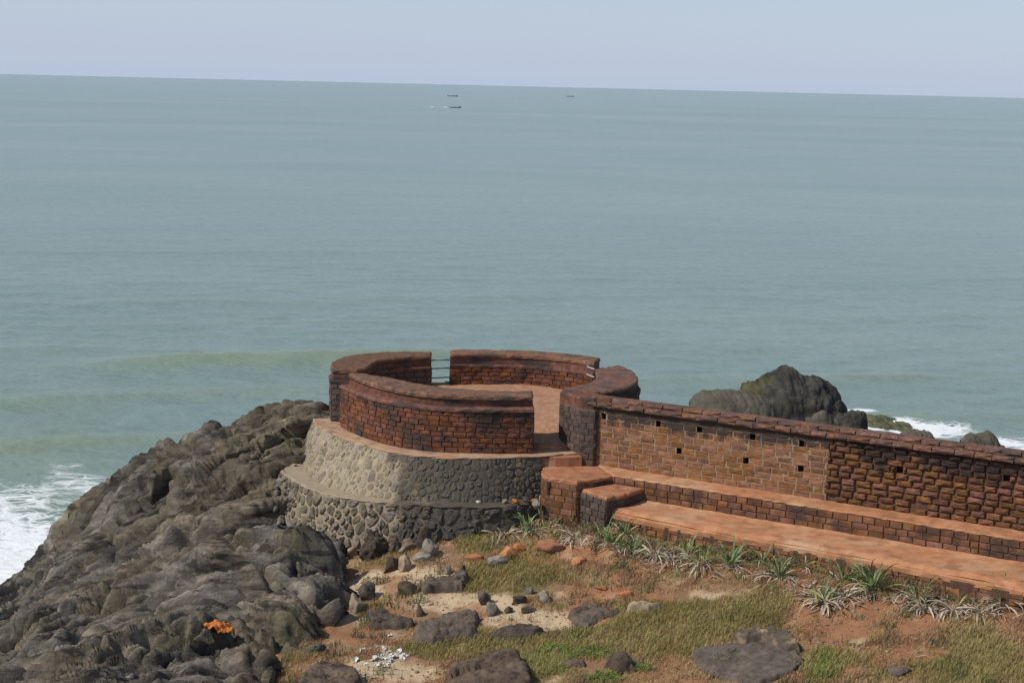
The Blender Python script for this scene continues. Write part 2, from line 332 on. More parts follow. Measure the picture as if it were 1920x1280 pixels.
for (u, v, z) in [(562, 770, 8.1), (480, 782, 7.75), (400, 810, 6.8), (350, 832, 6.15), (280, 874, 4.75), (215, 924, 2.85), (195, 958, 1.7)]:
    p = Pz(u, v, z); hp(p[0] - 1.0, p[1] + 3.0, z - 2.6); hp(p[0] - 2.2, p[1] + 7.5, -2.0)
for (u, v) in [(120, 985), (60, 1060), (0, 1090), (-100, 1130)]:
    p = Pz(u, v, 0); hp(p[0] - 2.0, p[1] + 2.0, -1.8)
hp(-17, 48, .5); hp(-18.5, 44, 1.2); hp(-20, 40, 1.0); hp(-23, 46, -2); hp(-24, 40, -2); hp(-14, 38, 4.2); hp(-8, 36, 4.5)
for (x, y, z) in [(-5.2, 50.0, 5.3), (-4.75, 48.6, 5.6), (-4.75, 46.6, 5.55), (-4.7, 44.6, 5.3), (-5.2, 42.6, 5.15), (-5.7, 40.6, 4.95)]:
    hp(x - .1, y, z); hp(x + .75, y, z - 1.7); hp(x + 2.5, y, z - 3.2)
hp(-6.7, 50.2, 5.35); hp(-5.6, 49.5, 5.25); hp(-7.7, 51.5, 5.55); hp(-8.5, 53.2, 5.9); hp(-8.6, 55.2, 6.3); hp(-6, 53, 5.0); hp(-4.5, 53, 5.0); hp(-3, 56, 5.0); hp(-4, 60, 5.5); hp(-3, 66, 1); hp(-4, 72, -2); hp(0, 53, 3.5)
HT = TPS(H, .02)
LEDGES = [([(60, 1030), (120, 1008), (200, 962), (300, 927), (400, 915), (480, 903)], .45, 1.3), ([(90, 1095), (143, 1078), (236, 1042), (304, 1028), (360, 1020)], .34, 1.2),
          ([(60, 1172), (100, 1160), (195, 1144), (340, 1126)], .30, 1.2), ([(300, 1238), (335, 1226), (425, 1196), (533, 1174), (615, 1146)], .42, 1.2),
          ([(440, 1122), (480, 1108), (560, 1080), (640, 1046)], .36, 1.1), ([(0, 1190), (60, 1230), (130, 1225)], .25, 1.0), ([(330, 880), (430, 845), (530, 835)], .22, 1.3), ([(250, 1190), (400, 1150), (500, 1128)], .25, .9)]
HOLLOWS = [(545, 1225, 4.9, .55, .9), (610, 1170, 5.0, .5, .7), (640, 1085, 5.3, .45, .9), (485, 1070, 5.4, .35, .5), (330, 880, 6.0, .5, .5)]
def head_surface(gx, gy):
    """smooth hill pushed out along its normal by bedding ledges and pillows, so steep faces carry them too"""
    b = HT(gx, gy); b0 = b.copy()
    for (px_, amp, wdt) in LEDGES:
        Q = []
        for (u, v) in px_:
            z = 5.0
            for _ in range(30):
                p = Pz(u, v, z); z = .6 * z + .4 * float(HT(p[0], p[1]))
            Q.append(p[:2])
        Q = np.array(Q); best = np.full(gx.shape, 1e9); sg = np.zeros_like(gx)
        wxx = gx + .25 * fbm(gx * .9, gy * .9, None, 201, 3); wyy = gy + .35 * fbm(gx * .9, gy * .9, None, 202, 3)
        for a, c in zip(Q[:-1], Q[1:]):
            e = c - a; l2 = e @ e; k = np.clip(((wxx - a[0]) * e[0] + (wyy - a[1]) * e[1]) / l2, 0, 1)
            ddx, ddy = wxx - a[0] - k * e[0], wyy - a[1] - k * e[1]; dd_ = np.hypot(ddx, ddy); n_ = dd_ < best
            sg = np.where(n_, np.sign(e[0] * ddy - e[1] * ddx), sg); best = np.where(n_, dd_, best)
        b = b + amp * sg * np.tanh(best / .2) * np.exp(-(best / wdt))
    for (u, v, z, r_, dep) in HOLLOWS:
        p = Pz(u, v, z); b = b - dep * np.exp(-(((gx - p[0]) / r_) ** 2 + ((gy - p[1]) / (r_ * 1.5)) ** 2))
    zx = np.gradient(b0, gx[:, 0], axis=0); zy = np.gradient(b0, gy[0, :], axis=1)
    ln = np.sqrt(1 + zx * zx + zy * zy); n = np.stack([-zx / ln, -zy / ln, 1 / ln], -1)
    def along(a, r):          # draw the relief out along the strike so that beds run through
        k_ = np.hanning(2 * r + 3)[1:-1]; k_ /= k_.sum(); p_ = np.pad(a, ((r, r), (0, 0)), 'edge'); return sum(k_[i] * p_[i:i + a.shape[0]] for i in range(2 * r + 1))
    th, dl = R(10), R(40)
    bw = b0 + .22 * fbm(gx * .35, gy * .35, None, 30, 3); wx = gx + .6 * fbm(gx * .22, gy * .22, None, 31, 3); wy = gy + .55 * fbm(gx * .26, gy * .26, None, 32, 3)
    U = wx * math.cos(th) + wy * math.sin(th)
    ym = (gy[0] > 43) & (gy[0] < 60); S_ = np.maximum(b, 0)[:, ym].mean(1); kx = np.ones(41) / 41; S_ = np.convolve(np.pad(S_, 20, 'edge'), kx, 'valid')
    W = (-wx * math.sin(th) + wy * math.cos(th)) * math.cos(dl) + (bw - .9 * S_[:, None]) * math.sin(dl)      # the beds plunge with the flank
    d = np.zeros_like(b); tone = np.zeros_like(b); crev = np.zeros_like(b)
    for (lu, lw, amp, stp, tl, gr, sd_) in ((7.0, 1.0, .30, .36, .26, .36, 41), (3.2, .36, .16, .21, .18, .36, 43), (1.5, .15, .08, .08, .06, .15, 45)):
        f1, f2, rid, du, dw = worley(U / lu + .3 * vn(U, W, None, sd_ + 1), W / lw, sd_)
        e = .45 * np.clip((f2 - f1) * 1.5, 0, 1) + .55 * np.clip((f2 - f1) * 5, 0, 1)
        g = np.exp(-((f2 - f1) / .08) ** 2)
        k = sstep(-.55, .25, vn(gx * .4, gy * .4, None, sd_ + 7)) if lu < 3 else 1.0
        q_ = k * (amp * (np.sqrt(e + .004) - .6) + stp * (rid - .5) - tl * dw)
        d = d + (along(q_, 4) if lu > 2 else along(q_, 2)) - along(k * gr * g, 1)
        tone = tone + (rid - .5) * (.5 if lu > 1 else .3); crev = np.maximum(crev, g * k)
    # stepped bedding: long thin ledges broken and bent along their length
    for (l, a, sd_) in ((.62, .40, 51), (.26, .24, 53), (.12, .12, 55)):
        q = W / l + .8 * fbm(U * .2, W * .4, None, sd_, 3); fr = q - np.floor(q)
        saw = fr * (1 - sstep(.86, 1.0, fr))
        k = sstep(-.5, .35, fbm(gx * .45, gy * .45, None, sd_ + 1, 3))
        d = d - a * k * (saw - .45)
    d = d + .05 * fbm(U * 1.3, W * 4.5, None, 57, 5, .55)
    d = d - .08 * (1 - np.abs(fbm(U * .6 + 3, W * 2.4, None, 59, 3, .5))) ** 6
    b = b0 + along(b - b0, 6); d = d + .035 * fbm(gx * 4, gy * 7, None, 58, 4, .6)
    P = np.stack([gx, gy, b], -1) + n * d[..., None]
    return P, tone, crev
hx, hy = np.meshgrid(np.arange(-23.5, 1.0, .055), np.concatenate([np.arange(37.5, 58, .05), np.arange(58, 76, .075)]), indexing='ij')
HP, tv, crev = head_surface(hx, hy)
t1 = np.clip(1.12 + 1.2 * tv + .32 * fbm(hx * .6, hy * .6, None, 61, 4), .45, 1.9)
warm = sstep(.0, .6, fbm(hx * .35, hy * .35, None, 63, 3))
tone = np.stack([t1 * (1 + .08 * warm), t1, t1 * (1 - .14 * warm)], -1)
me = mesh_np('rock_headland', HP.reshape(-1, 3), [grid_faces(*hx.shape)], M['headland'], attrs={'tone': tone.reshape(-1, 3)})
tag(link('rock_headland', me), kind='structure')
def on_rock(u, v):
    """first point of the headland on a sight line"""
    pu, pv = proj(HP[..., 0], HP[..., 1], HP[..., 2])
    k = np.where(np.hypot(pu - u, pv - v) < 2.5, HP[..., 1], 1e9); i = np.unravel_index(np.argmin(k), k.shape); return HP[i].copy()

# rocky bank under and behind the fort, down to the sea
bx, by = np.meshgrid(np.arange(-7, 34.01, .3), np.arange(44, 99, .3), indexing='ij')
wl = 51.9 - .594 * (bx - 2.6)                     # line of the rampart
dd = by - np.minimum(wl, 54)
bz = 7.2 - .285 * np.maximum(dd, 0) + .5 * fbm(bx * .25, by * .25, None, 71, 4)
f1, f2, rid, _a, _b = worley(bx / 2.6, by / 1.7, 73); bz = bz + .6 * np.sqrt(np.clip((f2 - f1), 0, 1)) + .5 * (rid - .5) - .5
bz = np.where(dd < .6, 4.0, np.maximum(bz, -2.2)); bz = np.where((bx < 3) & (by < 62), np.minimum(bz, 6.0), bz)
bt = np.clip(.9 + .6 * (rid - .5), .5, 1.3)
me = mesh_np('rock_bank', np.stack([bx, by, bz], -1).reshape(-1, 3), [grid_faces(*bx.shape)], M['headland'], attrs={'tone': np.stack([bt] * 3, -1).reshape(-1, 3)})
tag(link('rock_bank', me), kind='structure')

# ------------------------------------------------------------------ the sea
def sea_material():
    Ms = bpy.data.materials.new('sea_water'); Ms.use_nodes = True; t = Ms.node_tree; L = t.links; b = t.nodes['Principled BSDF']
    g = nd(t, 'ShaderNodeNewGeometry')
    def noise(sc_, st, det=4, rg=.6):
        mp = nd(t, 'ShaderNodeMapping'); mp.inputs['Scale'].default_value = st; mp.inputs['Rotation'].default_value = (0, 0, R(6)); L.new(g.outputs['Position'], mp.inputs['Vector'])
        n = nd(t, 'ShaderNodeTexNoise'); n.inputs['Scale'].default_value = sc_; n.inputs['Detail'].default_value = det; n.inputs['Roughness'].default_value = rg; L.new(mp.outputs[0], n.inputs['Vector']); return n
    def math_(op, a, b_=None, clamp=False):
        x = nd(t, 'ShaderNodeMath', operation=op, use_clamp=clamp)
        for k, q in enumerate((a, b_)):
            if q is None: continue
            if isinstance(q, (int, float)): x.inputs[k].default_value = q
            else: L.new(q, x.inputs[k])
        return x.outputs[0]
    def mixc(f, a, b_):
        x = nd(t, 'ShaderNodeMix', data_type='RGBA')
        if isinstance(f, float): x.inputs[0].default_value = f
        else: L.new(f, x.inputs[0])
        for k, q in ((6, a), (7, b_)):
            if isinstance(q, tuple): x.inputs[k].default_value = (*q, 1)
            else: L.new(q, x.inputs[k])
        return x.outputs[2]
    big = noise(.006, (.35, 1, 1), 4)  # broad darker bands painted into the water colour as cloud shadow
    mid = noise(.05, (.3, 1, 1), 4)
    f = math_('ADD', math_('MULTIPLY', big.outputs[0], .65), math_('MULTIPLY', mid.outputs[0], .35))
    rp = nd(t, 'ShaderNodeValToRGB'); e = rp.color_ramp.elements
    e[0].position = .36; e[0].color = (.168, .238, .216, 1); e[1].position = .64; e[1].color = (.222, .284, .254, 1); L.new(f, rp.inputs[0])
    col = rp.outputs[0]
    silt = nd(t, 'ShaderNodeAttribute', attribute_name='silt'); col = mixc(silt.outputs['Fac'], col, (.21, .25, .15))
    # foam: white lace where the surf runs, thick where it breaks
    fo = nd(t, 'ShaderNodeAttribute', attribute_name='foam')
    wr = noise(.55, (1, 1, 1), 4)
    ad = nd(t, 'ShaderNodeVectorMath', operation='MULTIPLY_ADD'); ad.inputs[1].default_value = (1.6, 1.6, 0)
    L.new(wr.outputs['Color'], ad.inputs[0]); L.new(g.outputs['Position'], ad.inputs[2])
    mp = nd(t, 'ShaderNodeMapping'); mp.inputs['Scale'].default_value = (.42, .75, 1); L.new(ad.outputs[0], mp.inputs['Vector'])
    def cells(s_):
        v = nd(t, 'ShaderNodeTexVoronoi', feature='DISTANCE_TO_EDGE'); v.inputs['Scale'].default_value = s_; L.new(mp.outputs[0], v.inputs['Vector']); return v.outputs['Distance']
    lace = math_('MAXIMUM', math_('SUBTRACT', 1.0, math_('MULTIPLY', cells(1.0), 4.2)), math_('SUBTRACT', .95, math_('MULTIPLY', cells(2.6), 4.0)))
    patch = noise(.35, (.7, 1.2, 1), 6, .7)
    amt = math_('ADD', math_('MULTIPLY', fo.outputs['Fac'], 1.75), math_('ADD', math_('MULTIPLY', lace, .5), math_('MULTIPLY', patch.outputs[0], 1.1)))
    q = nd(t, 'ShaderNodeMapRange', interpolation_type='SMOOTHSTEP'); q.inputs[1].default_value = 1.5; q.inputs[2].default_value = 2.05; L.new(amt, q.inputs[0])
    gate = nd(t, 'ShaderNodeMapRange'); gate.inputs[1].default_value = .02; gate.inputs[2].default_value = .2; L.new(fo.outputs['Fac'], gate.inputs[0])
    fm = math_('MULTIPLY', q.outputs[0], gate.outputs[0])
    col = mixc(fm, col, (.78, .8, .8)); L.new(col, b.inputs['Base Color'])
    b.inputs['IOR'].default_value = 1.33; b.inputs['Specular IOR Level'].default_value = .4
    rr = nd(t, 'ShaderNodeMapRange'); rr.inputs[3].default_value = .22; rr.inputs[4].default_value = .9; L.new(fm, rr.inputs[0]); L.new(rr.outputs[0], b.inputs['Roughness'])
    n1 = noise(.8, (.45, 1, 1), 6, .62); n2 = noise(.11, (.35, 1, 1), 3); n3 = noise(2.6, (.5, 1, 1), 4)
    n4 = noise(.27, (.38, 1, 1), 3, .55)
    hgt = math_('ADD', math_('ADD', math_('MULTIPLY', n1.outputs[0], .7), math_('MULTIPLY', n4.outputs[0], .75)), math_('ADD', math_('MULTIPLY', n2.outputs[0], .6), math_('MULTIPLY', n3.outputs[0], .12)))
    bp = nd(t, 'ShaderNodeBump'); bp.inputs['Strength'].default_value = .58; bp.inputs['Distance'].default_value = 1.0
    L.new(hgt, bp.inputs['Height']); L.new(bp.outputs[0], b.inputs['Normal'])
    return Ms
M['sea'] = sea_material()
ang = np.r_[np.linspace(-100, -24, 40)[:-1], np.linspace(-24, 24, 440), np.linspace(24, 100, 40)[1:]] * math.pi / 180
rad = np.r_[np.geomspace(30, 260, 520)[:-1], np.geomspace(260, 60000, 110)]
A, RR = np.meshgrid(ang, rad, indexing='ij')
sx, sy = RR * np.sin(A), RR * np.cos(A)
su, sv = proj(sx, sy, np.zeros_like(sx))
fade = (1 - sstep(80, 330, RR)) ** 2
ph = (sy - .24 * sx + 2.2 * fbm(sx * .03, sy * .05, None, 81, 3)) / 15.0 * 2 * math.pi
swell = (np.maximum(0, np.sin(ph)) ** 2.2)
gate = .35 + .65 * sstep(-.25, .35, fbm(sx * .018, sy * .03, None, 83, 2))
# one longer roller offshore of the bastion
y0 = 117 + .24 * (sx + 15) + 1.5 * np.sin(sx * .09)
roller = np.exp(-((sy - y0) / 2.6) ** 2) * sstep(-36, -22, sx) * (1 - sstep(-8, 6, sx))
sz = fade * (.30 * swell * gate + .10 * fbm(sx * .25, sy * .6, None, 85, 4)) + .75 * roller
FO = [(30, 1020, 200, 150, .86), (40, 960, 260, 120, .68), (140, 900, 200, 85, .55), (20, 1075, 120, 90, .9), (170, 945, 90, 60, .62), (10, 860, 130, 60, .3),
      (1750, 809, 130, 18, .95), (1615, 771, 50, 11, .8), (1690, 796, 70, 14, .75), (1870, 831, 110, 17, .8), (1930, 848, 90, 14, .85), (1650, 800, 50, 14, .85)]
foam = np.zeros_like(sx)
for (cx, cy, rx, ry, k) in FO: foam = np.maximum(foam, k * np.clip(1.15 - np.hypot((su - cx) / rx, (sv - cy) / ry), 0, 1))
foam = np.clip(foam + .15 * foam * fbm(sx * .3, sy * .3, None, 87, 4), 0, 1.2)
foam = np.where(RR > 140, 0, foam) * np.where(su < 900, .82, 1)
silt = np.clip(.75 * roller + .35 * swell * gate * fade + .4 * np.clip(1 - np.hypot((su - 60) / 300, (sv - 850) / 160), 0, 1), 0, 1)
me = mesh_np('sea', np.stack([sx, sy, sz], -1).reshape(-1, 3), [grid_faces(*sx.shape)[:, ::-1]], M['sea'], attrs={'foam': foam.ravel(), 'silt': silt.ravel()})
tag(link('sea', me), kind='structure')

# ------------------------------------------------------------------ masonry
def brick_meshes(tag_, mat, n, inset, jit, bulge):
    out = []
    for k in range(n):
        r = random.Random(hash(tag_) % 1000 + k) if False else random.Random(sum(map(ord, tag_)) * 31 + k)
        V = []
        ring = [(-.5, -.5), (0, -.5), (.5, -.5), (.5, 0), (.5, .5), (0, .5), (-.5, .5), (-.5, 0)]
        for (y, s_) in ((0, 1), (-.62, 1), (-1, 1 - inset)):
            for (a, b) in ring:
                j = jit if y else 0
                V.append((a * (s_ if a else 1) * (1 + r.uniform(-j, j) * .5), y + (r.uniform(-j, j) if y == -1 else 0), b * s_ * (1 + r.uniform(-j, j))))
        V.append((r.uniform(-.1, .1), -1 - bulge + r.uniform(-j, j), r.uniform(-.1, .1)))
        F4 = [(a * 8 + i, a * 8 + (i + 1) % 8, a * 8 + 8 + (i + 1) % 8, a * 8 + 8 + i) for a in (0, 1) for i in range(8)]
        F3 = [(16 + i, 16 + (i + 1) % 8, 24) for i in range(8)]
        out.append(mesh_np('brick', V, [F4, F3], mat, smooth=False))
    return out
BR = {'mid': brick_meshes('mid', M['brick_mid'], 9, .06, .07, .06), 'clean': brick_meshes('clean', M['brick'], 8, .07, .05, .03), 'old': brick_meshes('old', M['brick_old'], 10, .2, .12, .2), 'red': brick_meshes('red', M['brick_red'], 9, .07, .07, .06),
      'cope': brick_meshes('cope', M['cope'], 9, .035, .07, .12), 'coped': brick_meshes('coped', M['cope_dark'], 9, .26, .16, .16), 'jamb': brick_meshes('jamb', M['jamb'], 6, .07, .07, .05)}
class Line:
    """a plan polyline walked so that the seen side is on the right hand"""
    def __init__(s, pts, step=None):
        P = np.array(pts, float)
        if step:                                    # smooth it into a curve
            t = np.r_[0, np.cumsum(np.hypot(*np.diff(P, axis=0).T))]
            n = max(3, int(t[-1] / step)); tt = np.linspace(0, t[-1], n)
            m_ = np.gradient(P, t, axis=0); Q = []
            for q in tt:
                i = min(len(t) - 2, np.searchsorted(t, q, 'right') - 1); h = t[i + 1] - t[i]; z = (q - t[i]) / h
                Q.append((2 * z**3 - 3 * z**2 + 1) * P[i] + (z**3 - 2 * z**2 + z) * h * m_[i] + (-2 * z**3 + 3 * z**2) * P[i + 1] + (z**3 - z**2) * h * m_[i + 1])
            P = np.array(Q)
        s.P = P; s.t = np.r_[0, np.cumsum(np.hypot(*np.diff(P, axis=0).T))]; s.L = s.t[-1]
    def at(s, q):
        q = min(max(q, 0), s.L); i = min(len(s.t) - 2, int(np.searchsorted(s.t, q, 'right')) - 1); f = (q - s.t[i]) / (s.t[i + 1] - s.t[i])
        T = s.P[i + 1] - s.P[i]; T = T / np.hypot(*T)
        return s.P[i] * (1 - f) + s.P[i + 1] * f, T, np.array([T[1], -T[0]])
    def off(s, d):
        Q = []
        for k in range(len(s.P)):
            a = s.P[max(k - 1, 0)]; b = s.P[min(k + 1, len(s.P) - 1)]; T = (b - a) / np.hypot(*(b - a)); Q.append(s.P[k] + d * np.array([T[1], -T[0]]))
        return Line(Q)
def lay(root, line, z0, rows, rh, bl, kind, proud=.012, depth=.12, joint=.014, holes=(), seed=1, s0=0, s1=None, keep=1.0, name='brick', zj=0.0, lean=0.0, limit=None, rest=None, tooth=0):
    """bricks laid in courses along a line, every brick an object; those past s=limit go into one joined part"""
    r = random.Random(seed); s1_ = line.L if s1 is None else s1; s0_ = s0; far = []
    sj = random.Random(99)
    for k in range(rows):
        jg = sj.uniform(-.16, .16) if tooth else 0
        s1 = s1_ + (jg if tooth == 1 else 0); s0 = s0_ + (jg if tooth == 2 else 0)
        s = s0 - (0 if k % 2 else r.uniform(.3, .7) * bl)
        while s < s1 - .04:
            l = bl * r.uniform(.78, 1.22); a, b = max(s, s0), min(s + l, s1); s += l
            if b - a < .07: continue
            zc = z0 + (k + .5) * rh
            hit = False
            for (hs, hz_, hw) in holes:
                if abs(zc - hz_) < rh * .52 and a < hs + hw / 2 and b > hs - hw / 2:
                    hit = True
                    for (a2, b2) in ((a, hs - hw / 2), (hs + hw / 2, b)):
                        if b2 - a2 > .06: place_brick(root, line, a2, b2, zc, rh, joint, proud, depth, kind, r, name, zj, lean * (k + .5) * rh)
            if hit or r.random() > keep: continue
            if limit is not None and a > limit: far.append((a, b, zc)); continue
            place_brick(root, line, a, b, zc, rh, joint, proud, depth, kind, r, name, zj, lean * (k + .5) * rh)
    if far and rest:
        V = []; F = []
        for (a, b, zc) in far:
            p, T, N = line.at((a + b) / 2); me = r.choice(BR[kind]); n0 = len(V)
            for v in me.vertices:
                q = p + T * v.co.x * (b - a - joint) - N * (v.co.y * depth + depth - proud) ; V.append((q[0], q[1], zc + v.co.z * (rh - joint)))
            F += [[n0 + i for i in pl.vertices] for pl in me.polygons]
        m_ = bpy.data.meshes.new(rest); m_.from_pydata(V, [], F); m_.materials.append(BR[kind][0].materials[0]); o = link(rest, m_, root); o.data.transform(Matrix.Translation(-Vector(root.location))); o.location = (0, 0, 0); tag(o, kind='stuff')
def place_brick(root, line, a, b, zc, rh, joint, proud, depth, kind, r, name, zj, lean):
    p, T, N = line.at((a + b) / 2)
    pr = proud + (r.uniform(-1, 1) * proud * .7) - lean
    q = p - N * (depth - pr)
    link(name, r.choice(BR[kind]), root, (q[0], q[1], zc + r.uniform(-zj, zj)), (0, 0, math.atan2(T[1], T[0]) + r.uniform(-1, 1) * zj * 2), (b - a - joint, depth, rh - joint))
def solid(name, root, outer, inner, z0, z1, mat, jit=.012, step=.16, cham=.035, seed=3, lean=0.0, zn=0.0):
    """closed prism on a plan outline, its edges worn"""
    P = list(outer) + list(inner); r = random.Random(seed); Q = []
    for k in range(len(P)):
        a = np.array(P[k], float); b = np.array(P[(k + 1) % len(P)], float); n = max(1, int(np.hypot(*(b - a)) / step))
        for i in range(n): Q.append(a + (b - a) * i / n)
    Q = np.array(Q)
    if len(Q) > 2 and (np.sum(Q[:, 0] * np.roll(Q[:, 1], -1) - np.roll(Q[:, 0], -1) * Q[:, 1]) < 0): Q = Q[::-1]
    T = np.roll(Q, -1, 0) - np.roll(Q, 1, 0); T /= np.maximum(np.hypot(T[:, 0], T[:, 1]), 1e-6)[:, None]; N = np.stack([T[:, 1], -T[:, 0]], -1)
    j = np.array([r.uniform(-jit, jit) for _ in Q])[:, None]; n = len(Q)
    zt = np.array([r.uniform(-1, 1) * zn for _ in Q])
    V = [(*q, z0) for q in Q] + [(*q, z1 - cham + t) for q, t in zip(Q + N * (j - lean), zt)] + [(*q, z1 + t) for q, t in zip(Q + N * (j - cham - lean), zt)]
    F = [(a * n + i, a * n + (i + 1) % n, a * n + n + (i + 1) % n, a * n + n + i) for a in (0, 1) for i in range(n)]
    bm = bmesh.new(); vs_ = [bm.verts.new(v) for v in V]
    for f in F: bm.faces.new([vs_[i] for i in f])
    bm.faces.new(vs_[2 * n:]); bm.faces.new(vs_[:n][::-1])
    bmesh.ops.triangulate(bm, faces=[f for f in bm.faces if len(f.verts) > 4])
    me = from_bm(name, bm, mat)
    if root is not None: me.transform(Matrix.Translation(-Vector(root.location)))
    o = link(name, me); 
    if root is not None: o.parent = root
    o.location = (0, 0, 0); return o
def face_grid(name, root, bot, top, mat, holes=(), nu=.12, rows=10, push=0.0, jit=.006, z0=0, rh=0):
    """a mortar face between two lines; cells at putlog holes are left open"""
    n = int(bot.L / nu) + 1; r = random.Random(5); V = []; F = []
    for i in range(n + 1):
        a, _, N = bot.at(bot.L * i / n); b, _, N2 = top.at(top.L * i / n)
        for k in range(rows + 1):
            f = k / rows; q = a[:2] * (1 - f) + b[:2] * f + N * (push + r.uniform(-jit, jit)); V.append((q[0], q[1], bot.z * (1 - f) + top.z * f))
    for i in range(n):
        for k in range(rows):
            if any(abs((i + .5) / n * bot.L - hs) < hw / 2 and abs(bot.z + (k + .5) / rows * (top.z - bot.z) - hz_) < (top.z - bot.z) / rows * .52 for (hs, hz_, hw) in holes): continue
            F.append((i * (rows + 1) + k, (i + 1) * (rows + 1) + k, (i + 1) * (rows + 1) + k + 1, i * (rows + 1) + k + 1))
    me = mesh_np(name, np.array(V) - np.array(root.location), [F], mat, smooth=False)
    o = link(name, me); o.parent = root; return o
def cells(w_, h_, d, seed):
    """relaxed random points and their Voronoi cells in a w x h panel, for rubble masonry"""
    g = np.random.RandomState(seed); n = int(w_ * h_ / (d * d)); P = g.rand(n, 2) * [w_, h_]
    def poly(i, P):
        o = np.argsort(np.hypot(*(P - P[i]).T))[1:16]; Q = [(0, 0), (w_, 0), (w_, h_), (0, h_)]
        b = 3 * d; Q = [(max(0, P[i][0] - b), max(0, P[i][1] - b)), (min(w_, P[i][0] + b), max(0, P[i][1] - b)), (min(w_, P[i][0] + b), min(h_, P[i][1] + b)), (max(0, P[i][0] - b), min(h_, P[i][1] + b))]
        for j in o:
            mm = (P[i] + P[j]) / 2; nn = P[j] - P[i]; R_ = []
            for k in range(len(Q)):
                a = np.array(Q[k]); c = np.array(Q[(k + 1) % len(Q)]); da = np.dot(a - mm, nn); dc = np.dot(c - mm, nn)
                if da <= 0: R_.append(tuple(a))
                if da * dc < 0: R_.append(tuple(a + (c - a) * da / (da - dc)))
            Q = R_
            if len(Q) < 3: break
        return Q
    for it in range(2):
        for i in range(n):
            Q = poly(i, P)
            if len(Q) > 2: P[i] = .5 * P[i] + .5 * np.mean(Q, axis=0)
    return [(P[i], poly(i, P)) for i in range(n)]
def rubble_face(root, bot, top, d, mat, seed, gap=.05, proud=.035, name='stone', s0=0, s1=None, skip=0.0, rough=.35, rest=None):
    s1 = bot.L if s1 is None else s1; h_ = top.z - bot.z; r = random.Random(seed); cnt = 0; small = ([], [])
    def pos(s, t, o):
        a, _, N = bot.at(s); b, _, N2 = top.at(s / bot.L * top.L); f = t / h_
        q = a * (1 - f) + b * f + N * o; return np.array([q[0], q[1], bot.z + t])
    extra = ([], [], [])
    CL = cells(s1 - s0, h_, d, seed)
    def area(Q): Q = np.array(Q); return abs(np.sum(Q[:, 0] * np.roll(Q[:, 1], -1) - np.roll(Q[:, 0], -1) * Q[:, 1])) if len(Q) > 2 else 0
    CL.sort(key=lambda cq: -area(cq[1]))
    for c, Q in CL:
        if len(Q) < 3 or r.random() < skip: continue
        Q = np.array(Q); c = Q.mean(0)
        # round the corners: edge midpoints and drawn-in corners
        K = []
        for k in range(len(Q)):
            a = Q[k]; b = Q[(k + 1) % len(Q)]
            if np.hypot(*(b - a)) < .04: K.append((a + b) / 2)
            else: K += [a * .72 + b * .28, a * .28 + b * .72]
        K = np.array(K); rad_ = np.maximum(np.hypot(*(K - c).T), .02); g = gap * r.uniform(.5, 1.3)
        K = c + (K - c) * np.maximum(.3, (rad_ - g / 2) / rad_)[:, None]
        if np.ptp(K[:, 0]) < .06 or np.ptp(K[:, 1]) < .05: continue
        pr = proud * r.uniform(.4, 1.6); n = len(K); V = []
        for (sc_, o) in ((1.0, -.03), (1.0, pr * .35), (.72, pr)):
            for q in K:
                p = c + (q - c) * sc_; V.append(pos(s0 + p[0], p[1], o + r.uniform(-rough, rough) * pr * (o > 0)))
        V.append(pos(s0 + c[0], c[1], pr * r.uniform(.8, 1.4)))
        F4 = [(a * n + i, a * n + (i + 1) % n, a * n + n + (i + 1) % n, a * n + n + i) for a in (0, 1) for i in range(n)]; F3 = [(2 * n + i, 2 * n + (i + 1) % n, 3 * n) for i in range(n)]
        o_ = V[-1]; me = mesh_np(name, np.array(V) - o_, [F4, F3], mat, smooth=False)
        if cnt < 300: link(name, me, root, o_); cnt += 1
        elif rest:
            n0 = len(extra[0]); extra[0].extend(np.array(V) - np.array(root.location)); extra[1].extend((np.array(F4) + n0).tolist()); extra[2].extend((np.array(F3) + n0).tolist())
    if rest and extra[0]:
        o = link(rest, mesh_np(rest, extra[0], [extra[1], extra[2]], mat, smooth=False)); o.parent = root; tag(o, kind='stuff')
class ZL(Line):
    def __init__(s, pts, z, step=None): super().__init__(pts, step); s.z = z

# ------------------------------------------------------------------ the bastion: two stone drums
top_v = [(-7.0, 58.4), (-6.98, 57.2), (-6.83, 55.9), (-5.97, 54.04), (-4.83, 52.5), (-3.69, 51.4), (-2.64, 50.95), (-.94, 50.93), (1.03, 51.42)]
bot_v = [(-7.55, 58.2), (-7.5, 57.0), (-7.13, 55.0), (-6.4, 52.7), (-5.1, 51.2), (-3.9, 50.65), (-2.75, 50.4), (-.94, 50.42), (1.12, 51.2)]
back_v = [(2.4, 52.0), (4.4, 53.4), (5.1, 55.5), (5.1, 58), (4.0, 60.2), (2.2, 61.5), (-.5, 62.0), (-3.2, 61.4), (-5.4, 60.4), (-6.6, 59.3)]
dr = thing('stone_drum', 'beige fieldstone drum under the red bastion parapet, its right half stained black', 'stone base', (-1, 56.3, 6.4))
TL, BL = ZL(top_v, 8.24, .25), ZL(bot_v, 6.85, .25)
solid('core', dr, TL.off(-.25).P, back_v, 5.0, 8.2, M['granite_mortar'])
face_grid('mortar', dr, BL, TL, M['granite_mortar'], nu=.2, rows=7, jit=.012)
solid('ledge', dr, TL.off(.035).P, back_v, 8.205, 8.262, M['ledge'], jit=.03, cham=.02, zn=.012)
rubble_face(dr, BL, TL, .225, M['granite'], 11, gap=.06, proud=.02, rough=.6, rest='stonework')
l_top = [(-7.75, 54.1), (-7.05, 52.75), (-6.1, 51.35), (-5.0, 50.6), (-3.4, 50.12), (-1.6, 49.9), (-.2, 50.1), (1.2, 50.85)]
